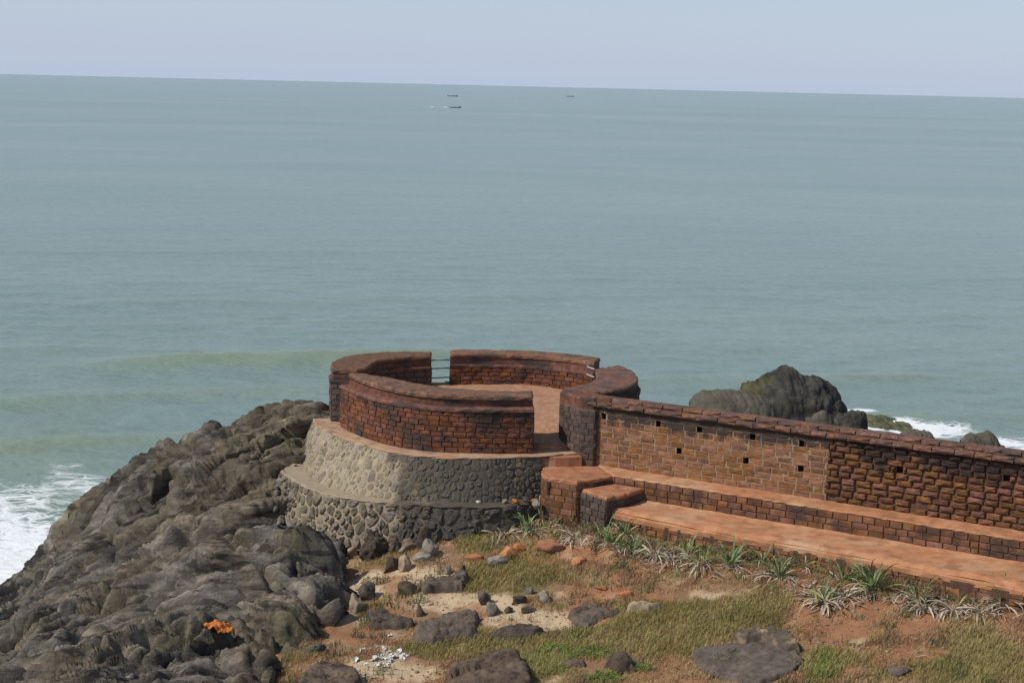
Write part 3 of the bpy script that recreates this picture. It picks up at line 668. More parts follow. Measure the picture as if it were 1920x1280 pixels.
l_bot = [(-8.1, 54.0), (-7.3, 52.45), (-6.3, 51.0), (-5.1, 50.2), (-3.45, 49.72), (-1.6, 49.5), (-.1, 49.75), (1.3, 50.6)]
lr = thing('stone_footing', 'lower ring of rough grey fieldstone set in sand mortar at the foot of the drum', 'stone base', (-3, 50.2, 5.4))
TL2, BL2 = ZL(l_top, 6.88, .25), ZL(l_bot, 5.35, .25)
solid('core', lr, TL2.off(-.22).P, [(1.6, 52.2), (-1, 52.4), (-4.0, 52.9), (-5.6, 54.3), (-6.6, 56.2), (-7.3, 56.0)], 4.6, 6.84, M['granite_mortar'])
face_grid('mortar', lr, BL2, TL2, M['granite_mortar'], nu=.2, rows=7, jit=.02)
solid('ledge', lr, TL2.off(.03).P, [(1.6, 52.2), (-1, 52.4), (-4.0, 52.9), (-5.6, 54.3), (-6.6, 56.2), (-7.3, 56.0)], 6.845, 6.905, M['granite_mortar'], jit=.05, cham=.02, zn=.03)
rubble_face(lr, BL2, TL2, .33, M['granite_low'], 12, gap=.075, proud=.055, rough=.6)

# ------------------------------------------------------------------ bastion floor and passage
fl = [(-5.2, 56.6), (-4.9, 58.2), (-2.9, 59.3), (.8, 59.8), (2.95, 58.6), (2.9, 55.0), (1.75, 53.4), (2.3, 52.9), (2.05, 52.45), (.78, 52.45), (.4, 52.9), (-1.9, 53.1), (-3.9, 54.5)]
bm = bmesh.new(); N_ = 40
def floor_z(x, y): return 8.40 + .58 * float(sstep(52.3, 54.6, np.array(y))) + .02 * float(vn(np.array(x * 2.), np.array(y * 2.)))
gxx, gyy = np.meshgrid(np.linspace(-5.6, 3.6, 60), np.linspace(52.32, 60.3, 56), indexing='ij')
fz = 8.40 + .58 * sstep(52.3, 54.6, gyy) + .03 * fbm(gxx * 1.6, gyy * 1.6, None, 91, 4)
inside = ((gxx + 1.0) / 4.6) ** 2 + ((gyy - 56.4) / 3.9) ** 2 < 1.12
inside |= (gxx > .3) & (gxx < 2.45) & (gyy < 54.5)
idx = grid_faces(*gxx.shape); idx = idx[inside.ravel()[idx].all(1)]
used = np.unique(idx); mp_ = np.zeros(gxx.size, int); mp_[used] = np.arange(len(used))
fv = np.stack([gxx, gyy, fz], -1).reshape(-1, 3)[used]; bm.free()
tag(link('bastion_floor', mesh_np('bastion_floor', fv, [mp_[idx]], M['floor'])), kind='structure')

def parapet(name, label, outer, inner, z0, ztop, zin, outer_kind, inner_kind, rows_o, rh_o, rows_i, rh_i, seed, group=None, capset=.2, step=.22, copek='coped', ends=('jamb', 'jamb'), bl=.38):
    """curved breast wall: courses on both faces, a moulded string course and a set-back coping"""
    O, I = Line(outer, step), Line(inner, step)
    cx, cy = np.mean(np.r_[O.P, I.P], axis=0); t = thing(name, label, 'parapet wall', (cx, cy, z0), group)
    zb = z0 + rows_o * rh_o
    solid('core', t, O.off(-.008).P, I.off(-.008).P, z0 - .05, zb, M['mortar_dark'], jit=.0, cham=.01)
    lay(t, O, z0, rows_o, rh_o, bl, outer_kind, proud=.02, depth=.14, joint=.016, seed=seed)
    lay(t, I, zin, rows_i, rh_i, bl, inner_kind, proud=.02, depth=.12, joint=.016, seed=seed + 1)
    for (a, b) in ((I.P[-1], O.P[0]), (O.P[-1], I.P[0])):
        E_ = Line([a, b])
        lay(t, E_, z0, rows_o, rh_o, .4, ends[0], proud=.015, depth=.12, joint=.014, seed=seed + 2)
    solid('string_course', t, O.off(.05).P, I.off(.03).P, zb, zb + .11, M['cope_dark'], jit=.02, cham=.03, zn=.01, seed=seed)
    solid('coping_base', t, O.off(-capset).P, I.off(-.05).P, zb + .11, ztop - .14, M['cope_dark'], jit=.015, cham=.02, seed=seed + 3)
    solid('coping', t, O.off(-capset + .06).P, I.off(-.01).P, ztop - .14, ztop, M['cope'], jit=.03, cham=.05, zn=.015, seed=seed + 4)
    return t, O, I, zb
# front breast wall
t_front, *_ = parapet('parapet', 'dark red stained front parapet of the bastion facing the grass, left of the passage',
        [(-5.85, 55.15), (-5.3, 54.1), (-4.3, 52.75), (-3.4, 51.98), (-2.6, 51.62), (-1.7, 51.5), (-.5, 51.5), (.77, 51.68)], [(.72, 52.85), (-.6, 52.75), (-1.9, 53.0), (-2.8, 53.5), (-3.95, 54.5), (-5.15, 55.45)],
        8.262, 10.1, 8.75, 'red', 'jamb', 8, .169, 5, .19, 21, capset=.34, bl=.36)
parapet('parapet', 'rounded left parapet of the bastion with an orange-lit top, ending at the railing gap',
        [(-3.0, 60.17), (-4.36, 59.97), (-5.2, 59.6), (-6.0, 58.8), (-6.4, 57.5), (-6.38, 56.6), (-6.25, 55.95)], [(-5.35, 55.85), (-5.1, 56.35), (-4.95, 57.2), (-4.8, 57.9), (-4.2, 58.6), (-2.95, 59.2)],
        8.262, 10.12, 8.95, 'jamb', 'jamb', 7, .193, 4, .2, 31, capset=.06)
parapet('parapet', 'back parapet of the bastion against the sea, its ledged inner face lit from the left',
        [(3.3, 59.75), (2.41, 60.4), (.82, 60.9), (-1.2, 60.93), (-2.3, 60.7)], [(-2.28, 59.75), (-1, 59.95), (.8, 59.85), (2.2, 59.2), (3.0, 58.55)],
        8.262, 10.12, 8.93, 'red', 'red', 7, .193, 4, .17, 41, capset=.06)
parapet('parapet', 'right-hand parapet of the bastion with a broad sloping top, joined to the long wall',
        [(2.55, 52.75), (3.2, 53.1), (4.25, 54.6), (4.45, 56.0), (4.3, 57.4), (3.95, 58.35)], [(2.98, 57.35), (2.85, 55.3), (2.6, 54.6), (1.72, 53.4)],
        8.262, 10.1, 8.9, 'jamb', 'jamb', 7, .193, 4, .2, 51, capset=.1)
# the jamb of the passage and the pilaster that ends the long wall
jb = thing('wall_pier', 'blackened masonry pier between the passage and the long wall', 'pier', (2.2, 52.5, 7.8))
jo = [(1.7, 53.3), (1.62, 52.95), (2.28, 51.75), (2.72, 51.62), (3.05, 52.1), (2.75, 53.0)]
solid('core', jb, jo, [], 7.7, 9.72, M['jamb'], jit=.01, cham=.02)
lay(jb, Line([jo[1], jo[2]]), 7.9, 9, .2, .36, 'jamb', proud=.02, depth=.1, seed=61)
lay(jb, Line([jo[2], jo[3]]), 7.9, 9, .2, .36, 'jamb', proud=.02, depth=.1, seed=62)
lay(jb, Line([jo[3], jo[4]]), 7.9, 9, .2, .36, 'jamb', proud=.02, depth=.1, seed=63)
solid('coping', jb, [(1.72, 53.4), (1.62, 52.95), (2.27, 51.9), (2.68, 51.75), (3.0, 52.2), (2.8, 53.3)], [], 9.72, 10.08, M['cope_dark'], jit=.025, cham=.05, zn=.02)

M['rail_white'] = mk('chalky_paint', [(.3, (.38, .37, .34)), (.7, (.5, .49, .46))], 9, rough=.7, bump=.1)
def railing(name, label, a, b, zs, mat, rad_):
    t = thing(name, label, 'railing', ((a[0] + b[0]) / 2, (a[1] + b[1]) / 2, zs[-1]))
    for z in zs:
        bm = bmesh.new(); d = Vector((b[0] - a[0], b[1] - a[1], 0)); bmesh.ops.create_cone(bm, cap_ends=True, segments=8, radius1=rad_, radius2=rad_, depth=d.length)
        me = from_bm('rail', bm, mat, True); o = link('rail', me, t, ((a[0] + b[0]) / 2, (a[1] + b[1]) / 2, z)); o.rotation_euler = d.to_track_quat('Z', 'Y').to_euler()
    return t
railing('railing', 'three blue-grey rails closing the gap in the back of the bastion', (-3.1, 59.85), (-2.15, 60.2), [float(Py(830, v, 60.0)[2]) for v in (675, 690.5, 708)], M['steel'], .024)
railing('railing', 'two short broken whitish rails at the right end of the back parapet', (2.75, 58.45), (3.0, 57.9), [float(Py(1110, v, 58.1)[2]) for v in (690, 705)], M['rail_white'], .022)

# ------------------------------------------------------------------ the long wall
WD = np.array([.86, -.511]); W0 = np.array([2.6, 51.89]); WN = np.array([-.511, -.86])
def wall_s(u, v):
    r = ray(u, v); o = np.array([0, 0, CAMZ]); q = W0 + WN * .02; t = np.dot(q, WN) / np.dot(r[:2], WN); p = o + r * t
    return float(np.dot(p[:2] - W0, WD)), float(p[2])
WL = Line([W0, W0 + WD * 20]); S_J = wall_s(1550, 900)[0]
rw = thing('rampart_wall', 'long laterite wall running right from the bastion, repointed on the left and eroded on the right', 'fort wall', (8, 48.7, 7.9))
ROWS, RH, ZW = 10, .193, 7.9
hol = []
for (u, v) in [(1133, 784), (1232, 797), (1309, 808), (1410, 824), (1501, 836), (1271, 840), (1399, 860), (1500, 876)]:
    s_, z_ = wall_s(u, v); k = round((z_ - ZW) / RH - .5); hol.append((s_, ZW + (k + .5) * RH, .19))
hol2 = []
for (u, v) in [(1685, 880), (1885, 900)]:
    s_, z_ = wall_s(u, v); k = round((z_ - ZW) / RH - .5); hol2.append((s_, ZW + (k + .5) * RH, .2))
solid('core', rw, [W0 - WN * .32, W0 - WN * .32 + WD * 20], [W0 - WN * .62 + WD * 20, W0 - WN * .62], 7.4, 9.85, M['mortar_dark'], jit=0, cham=.01)
c1 = ZL([W0, W0 + WD * S_J], 7.82); c1t = ZL([W0, W0 + WD * S_J], 9.83); c1.z = 7.9
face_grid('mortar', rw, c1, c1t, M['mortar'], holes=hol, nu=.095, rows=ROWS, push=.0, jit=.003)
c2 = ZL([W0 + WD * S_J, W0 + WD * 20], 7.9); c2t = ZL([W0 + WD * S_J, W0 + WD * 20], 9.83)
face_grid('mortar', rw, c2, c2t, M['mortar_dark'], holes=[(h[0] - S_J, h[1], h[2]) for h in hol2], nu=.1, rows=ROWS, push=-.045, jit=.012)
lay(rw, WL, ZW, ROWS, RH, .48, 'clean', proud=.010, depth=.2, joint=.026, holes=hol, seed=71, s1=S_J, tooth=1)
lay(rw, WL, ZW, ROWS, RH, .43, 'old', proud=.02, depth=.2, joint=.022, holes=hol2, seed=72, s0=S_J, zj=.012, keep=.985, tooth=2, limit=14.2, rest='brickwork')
# coping: a lower and an upper roll of rounded blocks
solid('coping_bed', rw, [W0 + WN * .02, W0 + WN * .02 + WD * 20], [W0 - WN * .62 + WD * 20, W0 - WN * .62], 9.83, 9.9, M['cope_dark'], jit=.01, cham=.02)
def wall_cope(off_, z, h_, d, seed):
    ln = Line([W0 + WN * off_ - WD * .1, W0 + WN * off_ + WD * 14.3]); lay(rw, ln, z, 1, h_, .62, 'cope', proud=.02, depth=d, joint=.004, seed=seed, name='coping_stone', zj=.006)
wall_cope(.10, 9.84, .15, .4, 73); wall_cope(-.13, 9.965, .15, .45, 74)
solid('coping_run', rw, [W0 + WN * .1 + WD * 14.25, W0 + WN * .1 + WD * 20], [W0 - WN * .6 + WD * 20, W0 - WN * .6 + WD * 14.25], 9.9, 10.1, M['cope'], jit=.03, cham=.05)
# ledge (plinth) along its foot
pl = thing('wall_plinth', 'low stepped brick plinth with an earthy top along the foot of the long wall', 'plinth', (9, 47.2, 7.25))
PW = .95; PL0 = W0 + WN * PW + WD * 1.35
PLn = Line([PL0, PL0 + WD * 18])
solid('core', pl, [PL0 - WN * .012, PL0 - WN * .012 + WD * 18], [W0 - WN * .02 + WD * 19.35, W0 - WN * .02 + WD * .3], 7.0, 7.86, M['mortar_dark'], jit=0, cham=.01)
solid('ledge_top', pl, [PL0 + WN * .0, PL0 + WD * 18], [W0 - WN * .02 + WD * 19.35, W0 - WN * .02 + WD * .3], 7.862, 7.915, M['earth'], jit=.03, cham=.02, zn=.012)
lay(pl, PLn, 7.26, 3, .2, .42, 'mid', proud=.015, depth=.13, joint=.02, seed=75, s1=11.6, zj=.006)
lay(pl, PLn, 7.26, 3, .2, .42, 'mid', proud=.015, depth=.13, joint=.02, seed=76, s0=11.6, limit=0, rest='brickwork')

# ------------------------------------------------------------------ steps between the passage and the path
st = thing('stone_steps', 'worn orange laterite steps leading from the path up into the bastion', 'steps', (2.2, 50.3, 6.8))
def zpoly(pts, z): return [tuple(Pz(u, v, z)[:2]) for u, v in pts]
la = zpoly([(1022, 866), (1015, 887), (1024, 894), (1082, 903), (1157, 891), (1180, 880), (1119, 862)], 7.88)
solid('landing_body', st, la, [], 6.2, 7.76, M['mortar_dark'], jit=.01)
solid('landing', st, la, [], 7.762, 7.88, M['laterite_top'], jit=.03, cham=.03, zn=.012, step=.12)
lb = zpoly([(1070, 902), (1084, 914), (1137, 932), (1172, 926), (1226, 909), (1200, 895), (1160, 886)], 7.64)
solid('step_body', st, lb, [], 6.2, 7.5, M['mortar_dark'], jit=.01)
solid('lower_step', st, lb, [], 7.502, 7.64, M['laterite_top'], jit=.03, cham=.04, zn=.012, step=.12)
r2 = zpoly([(1010, 856), (1035, 856), (1058, 846), (1103, 843), (1106, 836), (1010, 836)], 8.2)
solid('upper_step', st, [(.95, 51.5), (1.5, 51.45), (2.35, 51.6), (2.5, 52.6), (.85, 52.6)], [], 7.6, 8.2, M['laterite_top'], jit=.012, cham=.03, zn=.012, step=.2)
solid('threshold', st, [(.8, 52.3), (1.35, 52.22), (2.15, 52.45), (2.2, 53.0), (.8, 53.0)], [], 8.0, 8.385, M['laterite_top'], jit=.012, cham=.03, zn=.012, step=.2)
lay(st, Line([la[3], la[4]]), 6.56, 6, .2, .36, 'mid', proud=.012, depth=.1, seed=80, joint=.02)
lay(st, Line([lb[2], lb[3], lb[4]]), 6.45, 5, .21, .36, 'jamb', proud=.012, depth=.1, seed=81, joint=.02)
lay(st, Line([la[1], la[2], la[3]]), 6.56, 6, .2, .36, 'mid', proud=.012, depth=.1, seed=77, joint=.02)
lay(st, Line([lb[1], lb[2]]), 6.5, 5, .21, .36, 'jamb', proud=.03, depth=.1, seed=78, joint=.02)

# ------------------------------------------------------------------ path and its retaining wall
edge = [Pz(u, v, 7.25)[:2] for u, v in [(1139, 951), (1190, 962), (1250, 974), (1350, 992), (1480, 1014), (1600, 1036), (1750, 1064), (1920, 1097)]]
d_ = (edge[-1] - edge[-3]); edge += [edge[-1] + d_ * 2.2]
EL = Line(edge)
px_ = []; nE, nW = 150, 22
for i in range(nE + 1):
    a, T, N = EL.at(EL.L * i / nE); b = PL0 - WN * .08 + WD * (-.25 + 18 * (i / nE))
    for k in range(nW + 1): px_.append([*(a * (1 - k / nW) + b * k / nW), k / nW])
px_ = np.array(px_); kk = px_[:, 2]
pz_ = 7.25 + .025 * fbm(px_[:, 0] * 1.1, px_[:, 1] * 1.1, None, 95, 4) - .10 * (1 - sstep(0, .1, kk)) + .05 * sstep(.85, 1, kk) - .03 * np.sin(kk * math.pi)
tag(link('path', mesh_np('path', np.c_[px_[:, :2], pz_], [grid_faces(nE + 1, nW + 1)], M['earth'])), kind='structure')
rt_ = thing('retaining_wall', 'low earth-smeared brick retaining wall holding up the orange path above the plants', 'retaining wall', (8, 44.6, 6.3))
solid('core', rt_, EL.P, EL.off(-.7).P[::-1], 5.6, 7.13, M['mortar_dark'], jit=.05, cham=.12, step=.2)
solid('earth_cap', rt_, EL.off(.03).P, EL.off(-.5).P[::-1], 6.95, 7.16, M['earth'], jit=.02, cham=.07, step=.4, zn=.02)
lay(rt_, EL, 6.45, 3, .19, .42, 'clean', proud=.02, depth=.14, joint=.02, seed=79, keep=.98, zj=.008)

# ------------------------------------------------------------------ rocks
_ico = {}
def ico(sub):
    if sub not in _ico:
        bm = bmesh.new(); bmesh.ops.create_icosphere(bm, subdivisions=sub, radius=1.0)
        _ico[sub] = (np.array([v.co[:] for v in bm.verts]), np.array([[v.index for v in f.verts] for f in bm.faces])); bm.free()
    return _ico[sub]
def rock_mesh(name, size, mat, seed, sub=3, cuts=9, rough=.12, bed=0.0, pillow=0.0, power=1.0):
    cuts = int(cuts * 1.1); rough = rough * 1.5; sub = max(sub, 4) if name not in ('rubble_stone', 'laterite_lump') else sub
    """a sphere chipped by random planes, then weathered; bed adds layering, pillow adds knobs"""
    V, F = ico(sub); V = V.copy(); g = np.random.RandomState(seed)
    for _ in range(cuts):
        n = g.normal(size=3); n[2] *= .55 if n[2] < 0 else 1.1; n /= np.linalg.norm(n); d = g.uniform(.45, .85); k = V @ n
        V -= np.outer(np.maximum(k - d, 0) * .92, n)
    if pillow:
        f1, f2, rid, _, _ = worley(V[:, 0] * 2.6 + V[:, 1] * 1.3, V[:, 2] * 2.6 + V[:, 1] * 1.7, seed); V *= (1 + pillow * (np.sqrt(np.clip(f2 - f1, 0, 1)) - .5))[:, None]
    V *= (1 + rough * fbm(V[:, 0] * 1.7 + seed, V[:, 1] * 1.7, V[:, 2] * 1.7, seed, 5, .55))[:, None]
    if bed:
        q = V[:, 2] * 5.5 + V[:, 0] * 1.2 + .8 * fbm(V[:, 0] * 2, V[:, 1] * 2, None, seed + 5, 3); fr = q - np.floor(q)
        V[:, :2] *= (1 - bed * fr * (1 - sstep(.8, 1, fr)))[:, None]
    V = V * np.array(size)
    me = mesh_np(name, V, [F], mat, smooth=True)
    return me
def rock(name, label, u, v, wpx, hpx, mat, seed, depth=1.0, sub=3, rot=0.0, sink=.45, cat='rock', group=None, **k):
    """u, v: foot of the rock in the survey; wpx, hpx: its measured size there"""
    p = on_ground(u, v); s = p[1] / FPX
    sx_, sz_ = wpx * s / 2, hpx * s / 2 * 1.05
    me = rock_mesh(name, (sx_, max(sx_ * depth, .05), sz_ * (1 + sink)), mat, seed, sub, **k)
    # settle: the drawn foot is the near edge of the stone
    p = p + np.array([0, sx_ * depth * .75, 0]); p[2] = float(ground_z(p[0], p[1])) + sz_ * (1 - sink)
    o = link(name, me, None, p, (0, 0, rot)); return tag(o, label, cat, group)
# sea rocks beyond the wall
def sea_stone(name, label, u, vtop, wpx, y, zbase, mat, seed, depth=.8, sub=5, rot=0, **k):
    t = Py(u, vtop, y); sx_ = wpx * y / FPX / 2; hh_ = t[2] - zbase
    me = rock_mesh(name, (sx_, sx_ * depth, hh_ / 2), mat, seed, sub, **k)
    zz = np.array([v.co.z for v in me.vertices]).max()
    o = link(name, me, None, (t[0], y, t[2] - zz), (0, 0, rot)); return tag(o, label, 'rock')
def sea_heap(name, label, prof, y, zbase, mat, seed, depth=.7, knob=1.0):
    """a boulder with a surveyed skyline: prof lists (u, v) along its top edge"""
    U_ = [q[0] for q in prof]; n, m_ = 110, 70; us = np.linspace(U_[0], U_[-1], n); top = np.interp(us, U_, [q[1] for q in prof])
    X = np.array([Py(a, b, y) for a, b in zip(us, top)]); wd = (X[-1, 0] - X[0, 0]) / 2; cx = X[:, 0].mean()
    V = []
    for i in range(n):
        e = math.sqrt(max(0.03, 1 - ((X[i, 0] - cx) / (wd * 1.03)) ** 2)); dp = wd * depth * e
        for k in range(m_):
            a = math.pi * k / (m_ - 1); V.append((X[i, 0], y - dp * math.cos(a) * (1 + .25 * (a < 1.57)), zbase + (X[i, 2] - zbase) * max(0, math.sin(a)) ** .62))
    V = np.array(V); C_ = np.array([cx, y, zbase])
    f1, f2, rid, _, _ = worley(V[:, 0] * .9 + .5 * V[:, 1], V[:, 2] * .8 + .3 * V[:, 1], seed); D = .2 * (np.sqrt(np.clip(f2 - f1, 0, 1)) - .55)
    f1, f2, rid, _, _ = worley(V[:, 0] * 2.4 + V[:, 1], V[:, 2] * 2.2 - .7 * V[:, 1], seed + 3); D += .12 * (np.sqrt(np.clip(f2 - f1, 0, 1)) - .5)
    D += .12 * fbm(V[:, 0] * .9, V[:, 1] * .9, V[:, 2] * .9, seed, 5, .6)
    R_ = V - C_; R_ /= np.linalg.norm(R_, axis=1)[:, None]; W_ = V + R_ * D[:, None] * knob
    me = mesh_np(name, W_ - C_, [grid_faces(n, m_)[:, ::-1]], mat, smooth=True)
    return tag(link(name, me, None, C_), label, 'rock')
sea_heap('sea_rock', 'tall humped dark rock with pale streaks standing in the sea beyond the long wall', [(1384, 735), (1392, 722), (1420, 712), (1440, 702), (1457, 692), (1474, 686), (1490, 692), (1508, 705), (1530, 709), (1556, 722), (1575, 745), (1586, 775), (1594, 800)], 88, -.5, M['sea_rock'], 101, knob=1.35)
sea_heap('sea_rock', 'low flat-topped olive rock just left of the tall sea rock', [(1292, 752), (1300, 740), (1318, 733), (1350, 731), (1392, 733), (1425, 742), (1448, 756), (1465, 780)], 82, .0, M['sea_rock_flat'], 102, knob=.5)
sea_heap('sea_rock', 'small rounded dark boulder at the right foot of the tall sea rock', [(1560, 790), (1568, 778), (1590, 769), (1612, 769), (1623, 778), (1628, 800)], 84, .0, M['sea_rock'], 103)
sea_heap('sea_rock', 'low grey boulder peeping over the wall in front of the tall sea rock', [(1510, 786), (1525, 778), (1545, 775), (1560, 781), (1575, 795)], 80, .5, M['sea_rock_flat'], 104)
sea_heap('mossy_rock', 'flat green mossy rock awash in white surf', [(1606, 795), (1622, 781), (1640, 779), (1665, 784), (1690, 790), (1708, 798), (1720, 810)], 98, -.6, M['moss_rock'], 105, depth=.9)
sea_heap('sea_rock', 'brown rock showing over the wall coping at the far right edge of the surf', [(1800, 822), (1820, 810), (1850, 808), (1866, 814), (1880, 830), (1890, 850)], 84, -.3, M['sea_rock_flat'], 106)
sea_heap('sea_rock', 'small low brown rock tip behind the coping, under the widest white surf', [(1682, 812), (1700, 804), (1722, 804), (1745, 812), (1760, 824)], 86, -.2, M['sea_rock_flat'], 107)

B, S_, T_, D_, Gy = M['boulder'], M['slab'], M['stone_tan'], M['stone_dark'], M['stone_grey']
def outcrop(name, label, poly, h, mat, seed, edge=.18, bed=.06, peak=0.0, tilt=0.0, base=0.0, n=90):
    """bedrock breaking through the soil: the surveyed outline raised off the ground with layered, chipped relief"""
    W_ = np.array([on_ground(u, v)[:2] for u, v in poly]); lo = W_.min(0) - .25; hi_ = W_.max(0) + .25
    X, Y = np.meshgrid(np.linspace(lo[0], hi_[0], n), np.linspace(lo[1], hi_[1], n), indexing='ij')
    wx, wy = X + .06 * fbm(X * 3, Y * 3, None, seed, 3), Y + .06 * fbm(X * 3, Y * 3, None, seed + 1, 3)
    ins = np.zeros(X.shape, bool); dist = np.full(X.shape, 9.)
    for k in range(len(W_)):
        a, b = W_[k], W_[(k + 1) % len(W_)]; e = b - a
        kk = np.clip(((wx - a[0]) * e[0] + (wy - a[1]) * e[1]) / (e @ e), 0, 1); dist = np.minimum(dist, np.hypot(wx - a[0] - kk * e[0], wy - a[1] - kk * e[1]))
        c = (a[1] > wy) != (b[1] > wy); ins ^= c & (wx < (b[0] - a[0]) * (wy - a[1]) / (b[1] - a[1] + 1e-12) + a[0])
    sd_ = np.where(ins, dist, -dist); m_ = sstep(-.04, edge, sd_)
    f1, f2, rid, du, dw = worley(wx * .7 + .3 * wy, wy * 2.8 - wx * .5, seed + 2); f1b, f2b, ridb, _, _ = worley(wx * 3.4, wy * 7.5, seed + 3)
    d = .5 * h * ((np.sqrt(np.clip((f2 - f1) * 1.4, 0, 1)) - .6) * .5 + (rid - .5) * .9) + .11 * h * ((ridb - .5) + .5 * (np.clip((f2b - f1b) * 2, 0, 1) - .5))
    q = (Y * 6.5 + X * 1.6 + fbm(X * 1.5, Y * 1.5, None, seed + 4, 3)); fr = q - np.floor(q); d = d - bed * fr * (1 - sstep(.8, 1, fr)) + .025 * fbm(X * 3.5, Y * 8, None, seed + 5, 4, .6)
    pk = 1 - peak + peak * np.clip(sd_ / max(.05, sd_.max()), 0, 1) * 1.6
    Z = ground_z(X, Y) + base + m_ * (h * pk + d * (1 if not peak else .7) + tilt * (Y - W_[:, 1].mean())) - (1 - m_) * .25 - .02
    c_ = np.array([W_[:, 0].mean(), W_[:, 1].mean(), float(ground_z(W_[:, 0].mean(), W_[:, 1].mean()))])
    keep = sd_ > -.12; idx = grid_faces(n, n); idx = idx[keep.ravel()[idx].any(1)]; used = np.unique(idx); mp_ = np.zeros(n * n, int); mp_[used] = np.arange(len(used))
    me = mesh_np(name, (np.stack([X, Y, Z], -1).reshape(-1, 3) - c_)[used], [mp_[idx]], mat, smooth=True)
    return tag(link(name, me, None, c_), label, 'rock')
outcrop('boulder', 'large dark brown boulder cut off by the bottom edge, beside bright green weeds', [(822, 1282), (841, 1259), (895, 1243), (933, 1226), (963, 1222), (985, 1240), (1003, 1258), (1017, 1284), (1000, 1320), (830, 1320)], .42, B, 401, edge=.35, bed=.05)
outcrop('boulder', 'pointed brown rock with an orange cap among bright green weeds', [(1120, 1252), (1143, 1232), (1158, 1230), (1180, 1236), (1203, 1250), (1212, 1264), (1185, 1270), (1146, 1266)], .30, B, 402, edge=.25, peak=.7)
outcrop('boulder', 'low brown hump of rock left of the pointed rock', [(1040, 1248), (1060, 1238), (1090, 1235), (1107, 1244), (1102, 1252), (1066, 1254)], .16, B, 403, edge=.2)
outcrop('flat_outcrop', 'broad flat dark rock slab lying in the grass near the bottom of the slope', [(1294, 1226), (1330, 1212), (1374, 1210), (1420, 1206), (1470, 1208), (1498, 1224), (1513, 1242), (1490, 1266), (1420, 1286), (1340, 1274), (1306, 1252)], .16, S_, 404, edge=.07, bed=.02)
outcrop('boulder', 'blocky dark rock with an orange top resting on the broad flat slab', [(1375, 1207), (1382, 1196), (1440, 1197), (1476, 1204), (1500, 1226), (1470, 1228), (1430, 1215), (1378, 1215)],   .22, M['slab_top'], 405, edge=.05, bed=.05, base=.17)
outcrop('outcrop', 'long low grey-brown rock ridge below the patch of bare orange soil', [(1052, 1160), (1090, 1142), (1114, 1140), (1137, 1142), (1167, 1146), (1170, 1156), (1126, 1168), (1102, 1184), (1080, 1178)], .26, B, 406, edge=.2, bed=.08)
outcrop('outcrop', 'tan-topped lump at the right end of the low rock ridge', [(1165, 1147), (1187, 1137), (1221, 1134), (1249, 1143), (1215, 1152), (1172, 1157)], .24, T_, 407, edge=.15)
outcrop('outcrop', 'rounded striped dark outcrop in the middle of the sand patch', [(759, 1200), (782, 1176), (815, 1160), (856, 1151), (898, 1154), (912, 1164), (906, 1201), (871, 1203), (809, 1216), (767, 1211)], .40, D_, 408, edge=.35, bed=.13)
outcrop('outcrop', 'low dark shelf of rock joining the striped outcrop on its left', [(680, 1156), (726, 1153), (755, 1163), (782, 1168), (779, 1178), (743, 1182), (694, 1180)], .28, D_, 409, edge=.15, bed=.1)
outcrop('outcrop', 'flat dark rock strip right of the striped outcrop', [(914, 1188), (930, 1182), (969, 1176), (1002, 1182), (1024, 1190), (1002, 1198), (919, 1202)], .20, D_, 410, edge=.1, bed=.05)
outcrop('outcrop', 'long dark rock bar leaning across the upper sand patch', [(783, 1108), (803, 1096), (835, 1090), (879, 1084), (884, 1092), (867, 1110), (827, 1114), (791, 1116)], .36, D_, 411, edge=.15, bed=.08)
outcrop('outcrop', 'flat grey-brown rock shelf at the bottom edge beside the sand', [(556, 1276), (592, 1254), (634, 1248), (668, 1258), (688, 1284), (668, 1310), (540, 1310)], .30, B, 412, edge=.2, bed=.08)
rock('stone', 'low grey-brown rock at the left foot of the leaning rock bar', 768, 1116, 52, 26, B, 12, .6, 4)
rock('boulder', 'pale-topped boulder beside the dark cleft of the headland', 672, 1150, 44, 40, T_, 13, .8, 4, cuts=6)
rock('stone', 'dark brown rock behind the pale-topped boulder', 690, 1128, 44, 34, D_, 14, .7, 4)
rock('stone', 'small dark cube-like stone standing on the sand', 787, 1158, 20, 22, D_, 15, .9, 3, cuts=14)
rock('stone', 'dark knobbly stone behind the pale grey stone on the slope', 908, 1136, 30, 24, D_, 16, .8, 3)
rock('stone', 'pale grey angular stone in front of the dark knobbly one', 924, 1155, 30, 25, Gy, 17, .9, 3, cuts=12)
rock('stone', 'small grey-brown stone between the pale stone and the dark block', 954, 1150, 20, 15, D_, 18, .8, 3)
rock('stone', 'dark flat-topped block on the slope above the flat rock strip', 990, 1152, 32, 17, D_, 19, .7, 3, cuts=14)
rock('stone', 'blue-grey rounded stone above the dark flat-topped block', 1021, 1131, 28, 22, Gy, 20, .9, 3)
rock('stone', 'slanting dark slab left of the blue-grey stone', 975, 1132, 34, 18, D_, 21, .4, 3, rot=.4)
rock('stone', 'small grey stone at the tip of the slanting slab', 992, 1114, 18, 16, Gy, 22, .8, 3)
rock('stone', 'pale tan rock half sunk in grass below the orange lumps', 934, 1064, 44, 17, Gy, 23, .6, 4)
rock('stone', 'rounded grey boulder under the stained footing where grass begins', 808, 1046, 36, 36, Gy, 124, .8, 4, cuts=4)
rock('boulder', 'tall dark boulder behind the rounded grey one at the footing', 795, 1030, 40, 40, D_, 25, .7, 4)
rock('stone', 'tilted tan slab leaning below the footing', 763, 1038, 46, 24, T_, 26, .5, 4, rot=.5, cuts=14)
rock('stone', 'long brown slab lying below the tilted tan one', 736, 1072, 50, 30, D_, 27, .45, 4, rot=.6, cuts=14)
